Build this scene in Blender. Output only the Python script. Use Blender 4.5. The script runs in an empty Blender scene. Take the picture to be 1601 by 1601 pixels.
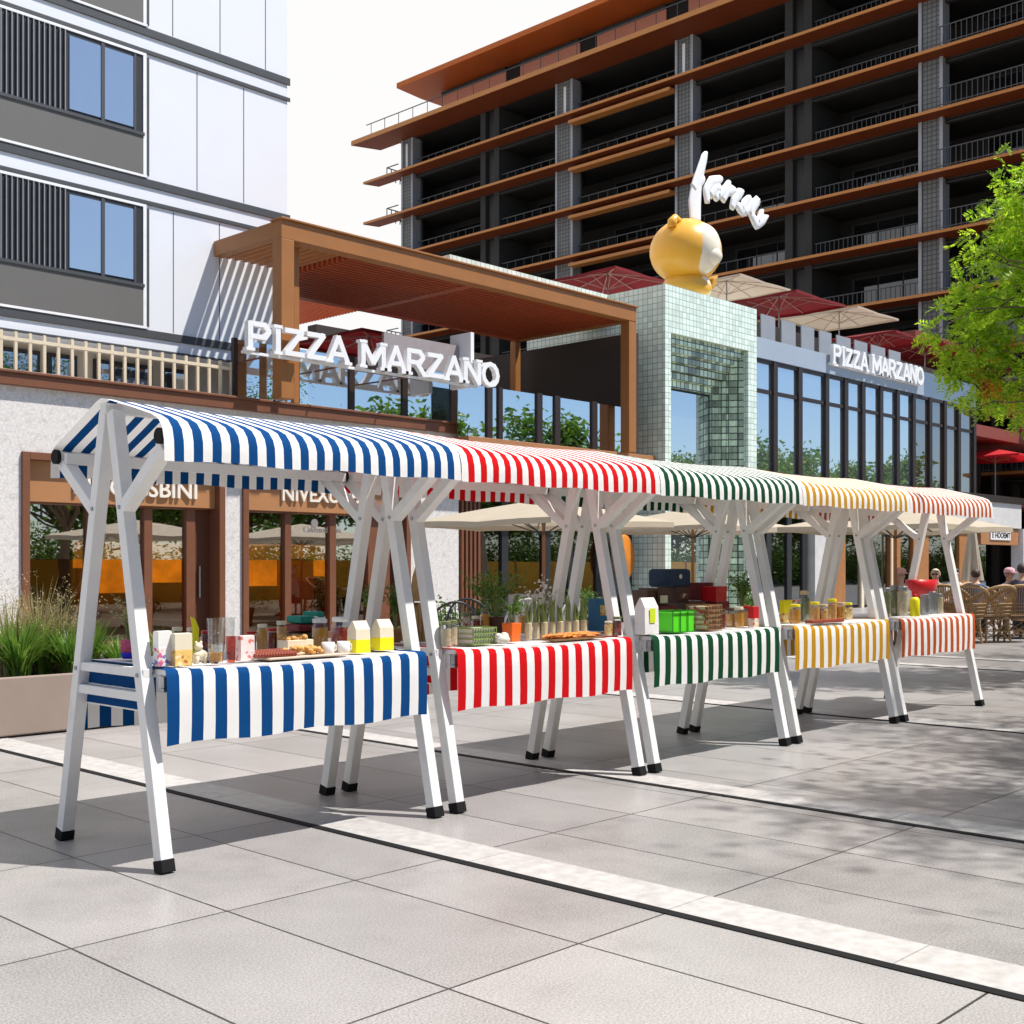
import bpy, math, random
from mathutils import Vector, Matrix
random.seed(7)
R = math.radians
sc = bpy.context.scene
COL = sc.collection
# ------------------------------------------------------------------ survey of the place
AL = math.atan2(1800, 1890); CA, SA = math.cos(AL), math.sin(AL)
EYE = 1.5; FPX = 1890.0
# X runs along the row of stalls, Y runs from the plaza towards the shops, Z is up
def ray(x):
    t = (x - 800.5) / FPX
    return CA + t * SA, SA - t * CA
def at(x, y, v):                        # point on the plane Y = v
    a, b = ray(x); d = v / b
    return Vector((a * d, v, EYE + (885 - y) * d / FPX))
def atu(x, y, u):                       # point on the plane X = u
    a, b = ray(x); d = u / a
    return Vector((u, b * d, EYE + (885 - y) * d / FPX))
def ux(x, v): return at(x, 885, v).x
# ------------------------------------------------------------------ materials
MATS = {}
def _base(name):
    m = bpy.data.materials.new(name); m.use_nodes = True
    nt = m.node_tree; b = nt.nodes['Principled BSDF']
    return m, nt, b
def mat(name, col, rough=.6, var=.12, scale=6, bump=0, bscale=60, metal=0, spec=.5, transl=0, dirt=0, emit=0):
    if name in MATS: return MATS[name]
    m, nt, b = _base(name); N = nt.nodes.new; L = nt.links.new
    tc = N('ShaderNodeTexCoord')
    no = N('ShaderNodeTexNoise'); no.inputs['Scale'].default_value = scale; no.inputs['Detail'].default_value = 5
    L(tc.outputs['Object'], no.inputs['Vector'])
    mx = N('ShaderNodeMix'); mx.data_type = 'RGBA'
    mx.inputs[6].default_value = (*[max(0, c * (1 - var)) for c in col], 1)
    mx.inputs[7].default_value = (*[min(1, c * (1 + var)) for c in col], 1)
    L(no.outputs['Fac'], mx.inputs[0])
    out = mx.outputs[2]
    if dirt:
        n2 = N('ShaderNodeTexNoise'); n2.inputs['Scale'].default_value = scale * .35; n2.inputs['Detail'].default_value = 8; n2.inputs['Roughness'].default_value = .7
        L(tc.outputs['Object'], n2.inputs['Vector'])
        rp = N('ShaderNodeMapRange'); rp.inputs[1].default_value = .5; rp.inputs[2].default_value = .72
        L(n2.outputs['Fac'], rp.inputs[0])
        mu = N('ShaderNodeMath'); mu.operation = 'MULTIPLY'; mu.inputs[1].default_value = dirt; L(rp.outputs[0], mu.inputs[0])
        m2 = N('ShaderNodeMix'); m2.data_type = 'RGBA'; L(mu.outputs[0], m2.inputs[0]); L(out, m2.inputs[6])
        m2.inputs[7].default_value = (*[c * .45 for c in col], 1); out = m2.outputs[2]
    L(out, b.inputs['Base Color'])
    b.inputs['Roughness'].default_value = rough; b.inputs['Metallic'].default_value = metal
    b.inputs['Specular IOR Level'].default_value = spec
    if emit:
        L(out, b.inputs['Emission Color']); b.inputs['Emission Strength'].default_value = emit
    if bump:
        nb = N('ShaderNodeTexNoise'); nb.inputs['Scale'].default_value = bscale; nb.inputs['Detail'].default_value = 3
        L(tc.outputs['Object'], nb.inputs['Vector'])
        bp = N('ShaderNodeBump'); bp.inputs['Strength'].default_value = bump; bp.inputs['Distance'].default_value = .01
        L(nb.outputs['Fac'], bp.inputs['Height']); L(bp.outputs[0], b.inputs['Normal'])
    if transl:
        tr = N('ShaderNodeBsdfTranslucent'); L(out, tr.inputs['Color'])
        ms = N('ShaderNodeMixShader'); ms.inputs[0].default_value = transl
        L(b.outputs[0], ms.inputs[1]); L(tr.outputs[0], ms.inputs[2])
        L(ms.outputs[0], nt.nodes['Material Output'].inputs['Surface'])
    MATS[name] = m; return m
def glass(name, tint, refl, trans=True, rough=.01, wob=.0):
    if name in MATS: return MATS[name]
    m = bpy.data.materials.new(name); m.use_nodes = True; nt = m.node_tree; nt.nodes.clear()
    N = nt.nodes.new; L = nt.links.new
    o = N('ShaderNodeOutputMaterial'); g = N('ShaderNodeBsdfGlossy'); g.inputs['Roughness'].default_value = rough
    g.inputs['Color'].default_value = (.93, .96, 1, 1)
    if wob:
        tc = N('ShaderNodeTexCoord'); n = N('ShaderNodeTexNoise'); n.inputs['Scale'].default_value = .8
        L(tc.outputs['Object'], n.inputs['Vector']); bp = N('ShaderNodeBump'); bp.inputs['Strength'].default_value = wob; bp.inputs['Distance'].default_value = .02
        L(n.outputs['Fac'], bp.inputs['Height']); L(bp.outputs[0], g.inputs['Normal'])
    if trans: t = N('ShaderNodeBsdfTransparent'); t.inputs['Color'].default_value = (*tint, 1)
    else: t = N('ShaderNodeBsdfDiffuse'); t.inputs['Color'].default_value = (*tint, 1)
    lw = N('ShaderNodeLayerWeight'); lw.inputs['Blend'].default_value = .5
    mr = N('ShaderNodeMapRange'); mr.inputs[3].default_value = refl; mr.inputs[4].default_value = min(1, refl + .22)
    L(lw.outputs['Facing'], mr.inputs[0])
    ms = N('ShaderNodeMixShader'); L(mr.outputs[0], ms.inputs[0]); L(t.outputs[0], ms.inputs[1]); L(g.outputs[0], ms.inputs[2])
    L(ms.outputs[0], o.inputs['Surface']); MATS[name] = m; return m
def grid_mat(name, col, line, step, off, width, var=.1, rough=.5, bump=.2, speck=0, world=True, jitter=0, stain=0):
    """tiles laid on a grid: joints on the two axes that lie in the face"""
    if name in MATS: return MATS[name]
    m, nt, b = _base(name); N = nt.nodes.new; L = nt.links.new
    ge = N('ShaderNodeNewGeometry'); sp = N('ShaderNodeSeparateXYZ'); L(ge.outputs['Position'], sp.inputs[0])
    sn = N('ShaderNodeSeparateXYZ'); L(ge.outputs['True Normal'], sn.inputs[0])
    def mth(op, a, bb=None):
        n = N('ShaderNodeMath'); n.operation = op
        for i, q in enumerate((a, bb)):
            if q is None: continue
            if isinstance(q, (int, float)): n.inputs[i].default_value = q
            else: L(q, n.inputs[i])
        return n.outputs[0]
    tot = None; ids = []
    for i in range(3):
        if not step[i]: continue
        q = mth('DIVIDE', mth('SUBTRACT', sp.outputs[i], off[i]), step[i])
        fr = mth('FRACT', q); ids.append(mth('FLOOR', q))
        dist = mth('MULTIPLY', mth('MINIMUM', fr, mth('SUBTRACT', 1, fr)), step[i])
        ln = mth('LESS_THAN', dist, width * .5)
        ln = mth('MULTIPLY', ln, mth('LESS_THAN', mth('ABSOLUTE', sn.outputs[i]), .5))
        tot = ln if tot is None else mth('MAXIMUM', tot, ln)
    cb = N('ShaderNodeCombineXYZ')
    for i, q in enumerate(ids): L(q, cb.inputs[i])
    wn = N('ShaderNodeTexWhiteNoise'); L(cb.outputs[0], wn.inputs['Vector'])
    no = N('ShaderNodeTexNoise'); no.inputs['Scale'].default_value = 1.3; no.inputs['Detail'].default_value = 8; no.inputs['Roughness'].default_value = .65
    L(ge.outputs['Position'], no.inputs['Vector'])
    s1 = mth('MULTIPLY', mth('SUBTRACT', wn.outputs['Value'], .5), jitter)
    s2 = mth('MULTIPLY', mth('SUBTRACT', no.outputs['Fac'], .5), var * 2)
    val = mth('ADD', mth('ADD', s1, s2), 1)
    if speck:
        sk = N('ShaderNodeTexNoise'); sk.inputs['Scale'].default_value = 110; sk.inputs['Detail'].default_value = 2
        L(ge.outputs['Position'], sk.inputs['Vector'])
        val = mth('ADD', val, mth('MULTIPLY', mth('SUBTRACT', sk.outputs['Fac'], .5), speck))
    if stain:
        n3 = N('ShaderNodeTexNoise'); n3.inputs['Scale'].default_value = .45; n3.inputs['Detail'].default_value = 9; n3.inputs['Roughness'].default_value = .75
        L(ge.outputs['Position'], n3.inputs['Vector'])
        mr = N('ShaderNodeMapRange'); mr.inputs[1].default_value = .5; mr.inputs[2].default_value = .75; mr.inputs[3].default_value = 0; mr.inputs[4].default_value = stain
        L(n3.outputs['Fac'], mr.inputs[0]); val = mth('SUBTRACT', val, mr.outputs[0])
    vm = N('ShaderNodeVectorMath'); vm.operation = 'SCALE'; vm.inputs[0].default_value = col; L(val, vm.inputs['Scale'])
    mx = N('ShaderNodeMix'); mx.data_type = 'RGBA'; L(tot, mx.inputs[0]); L(vm.outputs[0], mx.inputs[6]); mx.inputs[7].default_value = (*line, 1)
    L(mx.outputs[2], b.inputs['Base Color']); b.inputs['Roughness'].default_value = rough
    if bump:
        bp = N('ShaderNodeBump'); bp.inputs['Strength'].default_value = bump; bp.inputs['Distance'].default_value = .006; bp.invert = True
        L(tot, bp.inputs['Height']); L(bp.outputs[0], b.inputs['Normal'])
    MATS[name] = m; return m
def leaf_mat(name, c1, c2, tl=.45):
    if name in MATS: return MATS[name]
    m, nt, b = _base(name); N = nt.nodes.new; L = nt.links.new
    ge = N('ShaderNodeNewGeometry')
    mx = N('ShaderNodeMix'); mx.data_type = 'RGBA'; mx.inputs[6].default_value = (*c1, 1); mx.inputs[7].default_value = (*c2, 1)
    L(ge.outputs['Random Per Island'], mx.inputs[0]); L(mx.outputs[2], b.inputs['Base Color']); b.inputs['Roughness'].default_value = .5
    tr = N('ShaderNodeBsdfTranslucent'); L(mx.outputs[2], tr.inputs['Color'])
    ms = N('ShaderNodeMixShader'); ms.inputs[0].default_value = tl; L(b.outputs[0], ms.inputs[1]); L(tr.outputs[0], ms.inputs[2])
    L(ms.outputs[0], nt.nodes['Material Output'].inputs['Surface']); MATS[name] = m; return m
# ------------------------------------------------------------------ mesh helpers
Z3 = Vector((0, 0, 1))
class MB:
    def __init__(s): s.v = []; s.f = []; s.m = []
    def add(s, vs, fs, mi=0):
        o = len(s.v); s.v += [Vector(q) for q in vs]; s.f += [tuple(i + o for i in f) for f in fs]; s.m += [mi] * len(fs); return s
    def box(s, x0, x1, y0, y1, z0, z1, mi=0):
        return s.add([(x0,y0,z0),(x1,y0,z0),(x1,y1,z0),(x0,y1,z0),(x0,y0,z1),(x1,y0,z1),(x1,y1,z1),(x0,y1,z1)],
              [(0,3,2,1),(4,5,6,7),(0,1,5,4),(1,2,6,5),(2,3,7,6),(3,0,4,7)], mi)
    def bar(s, p, q, w, h, mi=0, up=None):
        p = Vector(p); q = Vector(q); d = (q - p).normalized()
        u = Vector(up) if up else (Vector((1,0,0)) if abs(d.z) > .9 else Z3)
        a = d.cross(u).normalized(); b = a.cross(d).normalized()
        vs = [c + a * sx * w / 2 + b * sy * h / 2 for c in (p, q) for sx, sy in ((-1,-1),(1,-1),(1,1),(-1,1))]
        return s.add(vs, [(0,1,2,3),(7,6,5,4),(0,4,5,1),(1,5,6,2),(2,6,7,3),(3,7,4,0)], mi)
    def tube(s, pts, r, n=8, mi=0, flat=1.0, cap=True):
        pts = [Vector(p) for p in pts]; k = len(pts); rs = r if isinstance(r, (list, tuple)) else [r] * k
        vs = []; ref = None
        for i, p in enumerate(pts):
            d = (pts[min(i + 1, k - 1)] - pts[max(i - 1, 0)])
            d = d.normalized() if d.length > 1e-9 else Z3
            if ref is None: ref = Vector((1,0,0)) if abs(d.z) > .8 else Z3
            a = d.cross(ref)
            a = a.normalized() if a.length > 1e-6 else d.orthogonal().normalized()
            b = a.cross(d).normalized(); ref = b
            for j in range(n):
                t = 2 * math.pi * j / n
                vs.append(p + a * math.cos(t) * rs[i] + b * math.sin(t) * rs[i] * flat)
        fs = [(i*n+j, i*n+(j+1)%n, (i+1)*n+(j+1)%n, (i+1)*n+j) for i in range(k-1) for j in range(n)]
        if cap: fs += [tuple(reversed(range(n))), tuple((k-1)*n + j for j in range(n))]
        return s.add(vs, fs, mi)
    def lathe(s, prof, c=(0,0,0), n=16, mi=0, sx=1, sy=1):
        c = Vector(c); k = len(prof); vs = []
        for r, z in prof:
            for j in range(n):
                t = 2 * math.pi * (j + .5) / n; vs.append(c + Vector((r * math.cos(t) * sx, r * math.sin(t) * sy, z)))
        fs = [(i*n+j, i*n+(j+1)%n, (i+1)*n+(j+1)%n, (i+1)*n+j) for i in range(k-1) for j in range(n)]
        if prof[0][0] > 1e-5: fs.append(tuple(reversed(range(n))))
        if prof[-1][0] > 1e-5: fs.append(tuple((k-1)*n + j for j in range(n)))
        return s.add(vs, fs, mi)
    def ell(s, c, rx, ry, rz, n=16, k=10, mi=0, rot=None):
        o = len(s.v)
        prof = [(math.sin(math.pi * i / k), -math.cos(math.pi * i / k)) for i in range(k + 1)]
        prof[0] = (1e-3, -1); prof[-1] = (1e-3, 1)
        s.lathe([(a, b) for a, b in prof], (0,0,0), n, mi)
        for i in range(o, len(s.v)):
            q = s.v[i]; q = Vector((q.x * rx, q.y * ry, q.z * rz))
            if rot: q = rot @ q
            s.v[i] = q + Vector(c)
        return s
    def prism(s, poly, axis, a0, a1, mi=0):
        """polygon in the two other axes, extruded along axis"""
        n = len(poly); vs = []
        for a in (a0, a1):
            for p, q in poly: vs.append({0: (a, p, q), 1: (p, a, q), 2: (p, q, a)}[axis])
        fs = [tuple(range(n)), tuple(reversed(range(n, 2 * n)))] + [((i+1)%n, i, n+i, n+(i+1)%n) for i in range(n)]
        return s.add(vs, fs, mi)
    def quad(s, a, b, c, d, mi=0): return s.add([a, b, c, d], [(0,1,2,3)], mi)
    def xf(s, M, start=0):
        for i in range(start, len(s.v)): s.v[i] = M @ s.v[i]
        return s
    def build(s, name, mats, parent=None, smooth=False, bevel=0, local=False, origin=None):
        if not isinstance(mats, (list, tuple)): mats = [mats]
        me = bpy.data.meshes.new(name); ob = bpy.data.objects.new(name, me); COL.objects.link(ob)
        if parent is not None:
            ob.parent = parent
            if not local:
                W = wm(parent).inverted(); vs = [W @ q for q in s.v]
            else: vs = s.v
        elif not local:
            if origin is None:
                xs = [q.x for q in s.v]; ys = [q.y for q in s.v]; zs = [q.z for q in s.v]
                origin = Vector(((min(xs)+max(xs))/2, (min(ys)+max(ys))/2, min(zs)))
            origin = Vector(origin); ob.location = origin; vs = [q - origin for q in s.v]
        else: vs = s.v
        me.from_pydata([tuple(q) for q in vs], [], s.f)
        for mm in mats: me.materials.append(mm)
        me.polygons.foreach_set('material_index', s.m)
        if smooth: me.polygons.foreach_set('use_smooth', [True] * len(s.f))
        me.update()
        if bevel:
            bv = ob.modifiers.new('bevel', 'BEVEL'); bv.width = bevel; bv.segments = 2; bv.limit_method = 'ANGLE'
        return ob
def wm(o):
    M = Matrix.LocRotScale(o.location, o.rotation_euler, o.scale)
    return wm(o.parent) @ M if o.parent else M
def tag(o, label=None, cat=None, group=None, kind=None):
    if label: o['label'] = label
    if cat: o['category'] = cat
    if group: o['group'] = group
    if kind: o['kind'] = kind
    return o
def thing(name, loc, label, cat, group=None, rz=0):
    o = bpy.data.objects.new(name, None); o.empty_display_size = .2; COL.objects.link(o)
    o.location = loc; o.rotation_euler = (0, 0, rz); return tag(o, label, cat, group)
def kids(o): return [c for c in COL.objects if c.parent == o]
def copy_tree(o, parent=None):
    c = o.copy(); COL.objects.link(c); c.parent = parent
    for ch in kids(o): copy_tree(ch, c)
    return c
def text_mb(txt, size, depth, M, bold=.0, spacing=1.0):
    """flat lettering turned into a mesh, standing in the X-Z plane, then moved by M"""
    cu = bpy.data.curves.new('lettering', 'FONT'); cu.body = txt; cu.size = size; cu.extrude = depth / 2; cu.offset = bold
    cu.space_character = spacing; cu.resolution_u = 3
    ob = bpy.data.objects.new('lettering', cu); COL.objects.link(ob)
    dg = bpy.context.evaluated_depsgraph_get(); me = bpy.data.meshes.new_from_object(ob.evaluated_get(dg))
    mb = MB(); RX = Matrix.Rotation(R(90), 4, 'X')
    mb.add([M @ (RX @ q.co) for q in me.vertices], [tuple(p.vertices) for p in me.polygons])
    bpy.data.objects.remove(ob); bpy.data.curves.remove(cu); bpy.data.meshes.remove(me)
    return mb
def build_letters(mb, mt, parent, name='letter'):
    """each letter of a lettering becomes a part of its own"""
    par = list(range(len(mb.v)))
    def fd(i):
        while par[i] != i: par[i] = par[par[i]]; i = par[i]
        return i
    for f in mb.f:
        for i in f[1:]: par[fd(i)] = fd(f[0])
    gr = {}
    for f in mb.f: gr.setdefault(fd(f[0]), []).append(f)
    isl = sorted(([min(mb.v[i].x for f in fs for i in f), max(mb.v[i].x for f in fs for i in f), fs] for fs in gr.values()), key=lambda q: q[0])
    out = []
    for q in isl:
        if out and q[0] < out[-1][1] - .3*(q[1]-q[0]): out[-1][1] = max(out[-1][1], q[1]); out[-1][2] = out[-1][2] + q[2]
        else: out.append(q)
    for a, b, fs in out:
        ids = sorted({i for f in fs for i in f}); mp = {i: k for k, i in enumerate(ids)}
        MB().add([mb.v[i] for i in ids], [tuple(mp[i] for i in f) for f in fs]).build(name, mt, parent)
# ------------------------------------------------------------------ shared materials
def print_mat(name, base, cols, scale=30, rough=.55):
    """printed card: blots of several inks on a ground colour"""
    m, nt, b = _base(name); N = nt.nodes.new; L = nt.links.new
    tc = N('ShaderNodeTexCoord'); vo = N('ShaderNodeTexVoronoi'); vo.inputs['Scale'].default_value = scale; L(tc.outputs['Object'], vo.inputs['Vector'])
    sp = N('ShaderNodeSeparateColor'); L(vo.outputs['Color'], sp.inputs[0]); rp = N('ShaderNodeValToRGB'); rp.color_ramp.interpolation = 'CONSTANT'
    rp.color_ramp.elements[0].color = (*base, 1); rp.color_ramp.elements[1].position = .5; rp.color_ramp.elements[1].color = (*cols[0], 1)
    for i, c in enumerate(cols[1:]): e = rp.color_ramp.elements.new(.5 + .5*(i+1)/len(cols)); e.color = (*c, 1)
    L(sp.outputs[0], rp.inputs[0]); L(rp.outputs[0], b.inputs['Base Color']); b.inputs['Roughness'].default_value = rough; return m
white = mat('white_paint', (.78,.775,.76), .45, .06, 3, dirt=.38, bump=.12, bscale=14)
rubber = mat('black_rubber', (.012,.012,.013), .7, spec=.15)
fwhite = mat('white_fabric', (.87,.86,.845), .9, .04, 5, bump=.15, bscale=700, transl=.16, spec=.12)
fblue = mat('blue_fabric', (.003,.058,.205), .9, .10, 5, bump=.15, bscale=700, transl=.10, spec=.12)
fred = mat('red_fabric', (.62,.005,.009), .9, .08, 5, bump=.15, bscale=700, transl=.14, spec=.12)
fgreen = mat('green_fabric', (.005,.058,.022), .9, .10, 5, bump=.15, bscale=700, transl=.10, spec=.12)
fyel = mat('mustard_fabric', (.54,.27,.012), .9, .10, 5, bump=.15, bscale=700, transl=.14, spec=.12)
frust = mat('rust_fabric', (.46,.085,.022), .9, .14, 5, bump=.15, bscale=700, transl=.12, spec=.12)
grey = mat('grey_metal', (.35,.36,.37), .35, metal=.8)
black = mat('black_metal', (.02,.02,.022), .45)
corten = mat('brown_steel', (.17,.062,.028), .5, .15, 4, dirt=.25)
bronze = mat('bronze_panel', (.40,.185,.075), .45, .08, 2, dirt=.2)
wood = mat('brown_wood', (.30,.13,.045), .6, .2, 5)
concrete = mat('speckled_concrete', (.66,.63,.60), .85, .36, 22, bump=.5, bscale=40, dirt=.55)
plain_conc = mat('pale_concrete', (.58,.57,.55), .8, .12, 3, bump=.2, bscale=50, dirt=.2)
shop_glass = glass('shop_glass', (.85,.75,.6), .36, wob=.06)
cafe_glass = glass('cafe_glass', (.42,.34,.28), .16, wob=.06)
amber_tint_glass = glass('amber_tint_glass', (1,.80,.45), .05)
blue_glass = glass('curtain_glass', (.11,.125,.14), .58, False, wob=.06)
brown_glass = glass('bronze_glass', (.05,.035,.025), .22, False, wob=.05)
# ================================================================== ground
pave = grid_mat('stone_pavers', (.338,.321,.313), (.045,.042,.04), (.71,1.40,0), (2.24,4.52,0), .011, .26, .32, .4, speck=1.6, jitter=.22, stain=.36)
marble = mat('white_stone_strip', (.46,.44,.425), .5, .35, 14, dirt=.3)
g = MB(); g.add([(-120,-120,0),(260,-120,0),(260,260,0),(-120,260,0)], [(0,1,2,3)])
tag(g.build('plaza_paving', pave, origin=(0,0,0)), 'grey granite plaza paving in large rectangular slabs', 'paving', kind='structure')
for u0, w in ((4.26,.33),(6.67,.30),(11.0,.36),(17.4,.34),(19.2,.34)):
    s = MB(); y = -30.0; k = 0
    while y < 19:
        ln = .95 + .5 * random.random(); s.box(u0+.02, u0 + w, y, y + ln - .006, .0, .004); y += ln
    tag(s.build('stone_strip', marble), 'white stone strip inlaid across the paving', 'paving strip', kind='structure')
    s = MB(); s.box(u0 - .034, u0 + .022, -30, 19, .0, .005)
    tag(s.build('drain_slot', rubber), 'black slot drain line beside a white stone strip', 'drain', kind='structure')
# ================================================================== market stalls
PITCH = 1.985; U0 = 3.11; VC = 5.83
def leg_y(z, s): return s * (.525 - .485 * z / 2.28)
PROF = [(.565,1.985),(.562,2.06),(.545,2.125),(.50,2.155),(.25,2.262),(.05,2.352),(0,2.366),(-.05,2.358),(-.30,2.297),(-.50,2.243),(-.565,2.215),(-.603,2.172),(-.618,2.11),(-.62,2.06),(-.62,2.012)]
def striped_sheet(prof, x0, x1, n, first, wav=0, seg=1):
    """a cloth laid over a profile, with n stripes across"""
    mb = MB(); cols = n * seg
    for i in range(cols + 1):
        x = x0 + (x1 - x0) * i / cols
        for j, (y, z) in enumerate(prof):
            e = wav * math.sin(x * 9 + j * .8) * (1 if 0 < j < len(prof) - 1 else 1.6)
            s = -.024 * math.sin(math.pi * (x - x0) / (x1 - x0)) if 2 < j < len(prof) - 3 else 0
            mb.v.append(Vector((x, y + e * .5, z + s + e * (.3 if 0 < j < len(prof) - 1 else 1.1))))
    p = len(prof)
    for i in range(cols):
        for j in range(p - 1):
            a = i * p + j; mb.f.append((a, a + p, a + p + 1, a + 1)); mb.m.append((i // seg + first) % 2)
    return mb
def make_stall():
    t = thing('market_stall', (U0, VC, 0), 'white wooden market stall under a blue and white striped canopy, nearest of the row', 'market stall', 'striped market stalls in a row')
    for x in (0, 1.80):
        for s in (-1, 1):
            m = MB(); m.bar((x, s*.525 - s*.485*.055/2.28, .055), (x, leg_y(2.30, s) , 2.30), .069, .069, up=(1,0,0))
            o = m.build('leg', white, t, bevel=.004, local=True)
            c = MB(); c.bar((x, s*.527, 0), (x, leg_y(.062, s), .062), .077, .077, up=(1,0,0))
            co = c.build('foot_cap', rubber, o, bevel=.004, local=True)
            for zz in (1.80, .955):
                k = MB(); k.tube([(x-.042, leg_y(zz, s), zz), (x+.042, leg_y(zz, s), zz)], .011, 8); k.build('bolt', grey, o, local=True)
            b = MB(); b.bar((x, leg_y(1.80, s) + s*.02, 1.80), (x, s*.545, 2.09), .062, .07, up=(1,0,0)); b.build('brace', white, t, bevel=.004, local=True)
        b = MB(); b.bar((x, -.36, .965), (x, .36, .965), .05, .045); b.build('crossbar', white, t, bevel=.003, local=True)
        b = MB(); b.bar((x, -.375, .845), (x, .375, .845), .05, .046); b.build('crossbar', white, t, bevel=.003, local=True)
    m = MB(); m.bar((-.05, 0, 2.315), (1.91, 0, 2.315), .06, .05); m.build('ridge_beam', white, t, bevel=.003, local=True)
    for y, z in ((-.565, 2.13), (.515, 2.095)):
        m = MB(); m.tube([(-.045, y, z), (1.905, y, z)], .032, 12); o = m.build('eave_pole', white, t, smooth=False, local=True)
        for x in (-.062, 1.90):
            c = MB(); c.tube([(x, y, z), (x + .022, y, z)], .04, 14); c.build('end_cap', rubber, o, local=True)
        m = MB(); m.bar((-.03, y + (.06 if y < 0 else -.06), z - .012), (1.89, y + (.06 if y < 0 else -.06), z - .012), .035, .06); m.build('eave_beam', white, t, bevel=.003, local=True)
    for y0, y1 in ((-.455, .43),):
        m = MB(); m.box(.045, 1.755, y0, y1, .955, .985); m.build('table_top', white, t, bevel=.003, local=True)
        m = MB(); m.box(.05, 1.75, -.40, -.36, .87, .952).box(.05, 1.75, .35, .39, .87, .952); m.build('table_rail', white, t, local=True)
    for x in (.06, 1.735):
        m = MB(); m.box(x - .03, x + .03, -.462, -.43, .895, .952).box(x - .034, x + .034, -.468, -.425, .875, .894); m.build('bracket', grey, t, bevel=.002, local=True)
    cn = striped_sheet(PROF, -.06, 1.918, 37, 0, .0034, 2)
    cn.build('canopy', [fwhite, fblue], t, smooth=True, local=True)
    return t
def make_cloth():
    zt = .992
    prof = [(.452,.60),(.455,.75),(.456,.93),(.452,.975),(.435,zt)] + [(y, zt) for y in (.3,.15,0,-.15,-.3)] + [(-.452,zt),(-.474,.982),(-.485,.955),(-.489,.85),(-.49,.72),(-.487,.612)]
    t = thing('tablecloth', (U0, VC, 0), 'blue and white striped tablecloth hanging over the nearest stall table', 'tablecloth', 'striped tablecloths on the stalls')
    m = striped_sheet(prof, .032, 1.765, 25, 1, .0044, 2); m.build('cloth', [fwhite, fblue], t, smooth=True, local=True)
    for x in (.028, 1.772):
        s = MB()
        for k, (z0, z1) in enumerate(((.968,.986),(.875,.968),(.868,.874),(.770,.868),(.762,.770))):
            s.add([(x,-.36,z0),(x,.37,z0),(x,.37,z1),(x,-.36,z1)], [(0,1,2,3)], k % 2)
        s.build('side_flap', [fwhite, fblue], t, local=True)
    return t
stall0 = make_stall(); cloth0 = make_cloth()
kinds = [('blue', fblue, 'nearest of the row'), ('red', fred, ''), ('green', fgreen, ''), ('mustard yellow', fyel, ''), ('rust red', frust, 'farthest of the row')]
STALLS = [stall0]
for i in range(1, 5):
    nm, fm, _ = kinds[i]
    for src, lab in ((stall0, f'white wooden market stall under a {nm} and white striped canopy' + (', farthest of the row' if i == 4 else '')), (cloth0, f'{nm} and white striped tablecloth hanging over a stall table')):
        c = copy_tree(src); c.location.x = U0 + PITCH * i; c['label'] = lab
        STALLS.append(c) if src is stall0 else None
        for ch in kids(c):
            for sl in ch.material_slots:
                if sl.material == fblue: sl.link = 'OBJECT'; sl.material = fm
# ================================================================== goods on the stalls
TZ = .9965
def gp(x, v):
    if v < 5.86: v = max(5.41, v - .16)
    return Vector((ux(x, v), v, TZ))
def pxm(x, v): return v / ray(x)[1] / FPX            # metres per pixel of the survey there
cream = mat('cream_card', (.74,.66,.50), .7); paperw = mat('white_card', (.80,.78,.76), .6); kraft = mat('kraft_paper', (.62,.47,.30), .75)
yel = mat('bright_yellow', (.86,.76,.005), .5, .04); pinkp = mat('pale_pink_card', (.78,.60,.58), .6, .2, 30); amber = mat('amber_print', (.72,.43,.10), .6, .35, 30)
redp = mat('red_plastic', (.50,.006,.012), .35); limep = mat('lime_plastic', (.10,.72,.02), .4, .08); orangep = mat('orange_pot_paint', (.80,.14,.01), .5)
wick = mat('wicker_brown', (.26,.13,.05), .7, .4, 60, bump=.6, bscale=90); choco = mat('dark_brown', (.07,.025,.012), .5, .3, 30)
bread = mat('golden_pastry', (.68,.36,.10), .7, .4, 40, bump=.5, bscale=80); jam = mat('dark_red_jam', (.20,.01,.01), .15); honey = mat('honey', (.62,.27,.02), .2)
stick = mat('pale_sticks', (.52,.43,.27), .8, .35, 40, bump=.4, bscale=90); stem = mat('green_stalk', (.20,.27,.07), .6, .35, 30)
navy = mat('navy_cloth', (.012,.03,.07), .8); maroon = mat('maroon_card', (.16,.008,.012), .6, .25, 25); tealp = mat('teal_cloth', (.01,.22,.17), .8); bluebox = mat('blue_card', (.03,.15,.30), .6, .25, 20)
purple = mat('blue_violet_knit', (.03,.03,.55), .8, .4, 60); pinkk = mat('pink_knit', (.75,.10,.20), .8, .6, 70, bump=.6, bscale=120)
clear = glass('clear_glass', (.94,.95,.95), .06); cgrey = mat('grey_tin', (.30,.31,.33), .35, metal=.6); olive = mat('olive_tin', (.17,.19,.08), .5, .3, 20)
leafm = leaf_mat('green_leaves', (.035,.11,.012), (.14,.25,.03)); dryleaf = leaf_mat('dried_leaves', (.30,.22,.09), (.60,.50,.30), .3)
figm = mat('carved_wood', (.42,.28,.12), .75, .45, 22, bump=.6, bscale=60)
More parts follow.
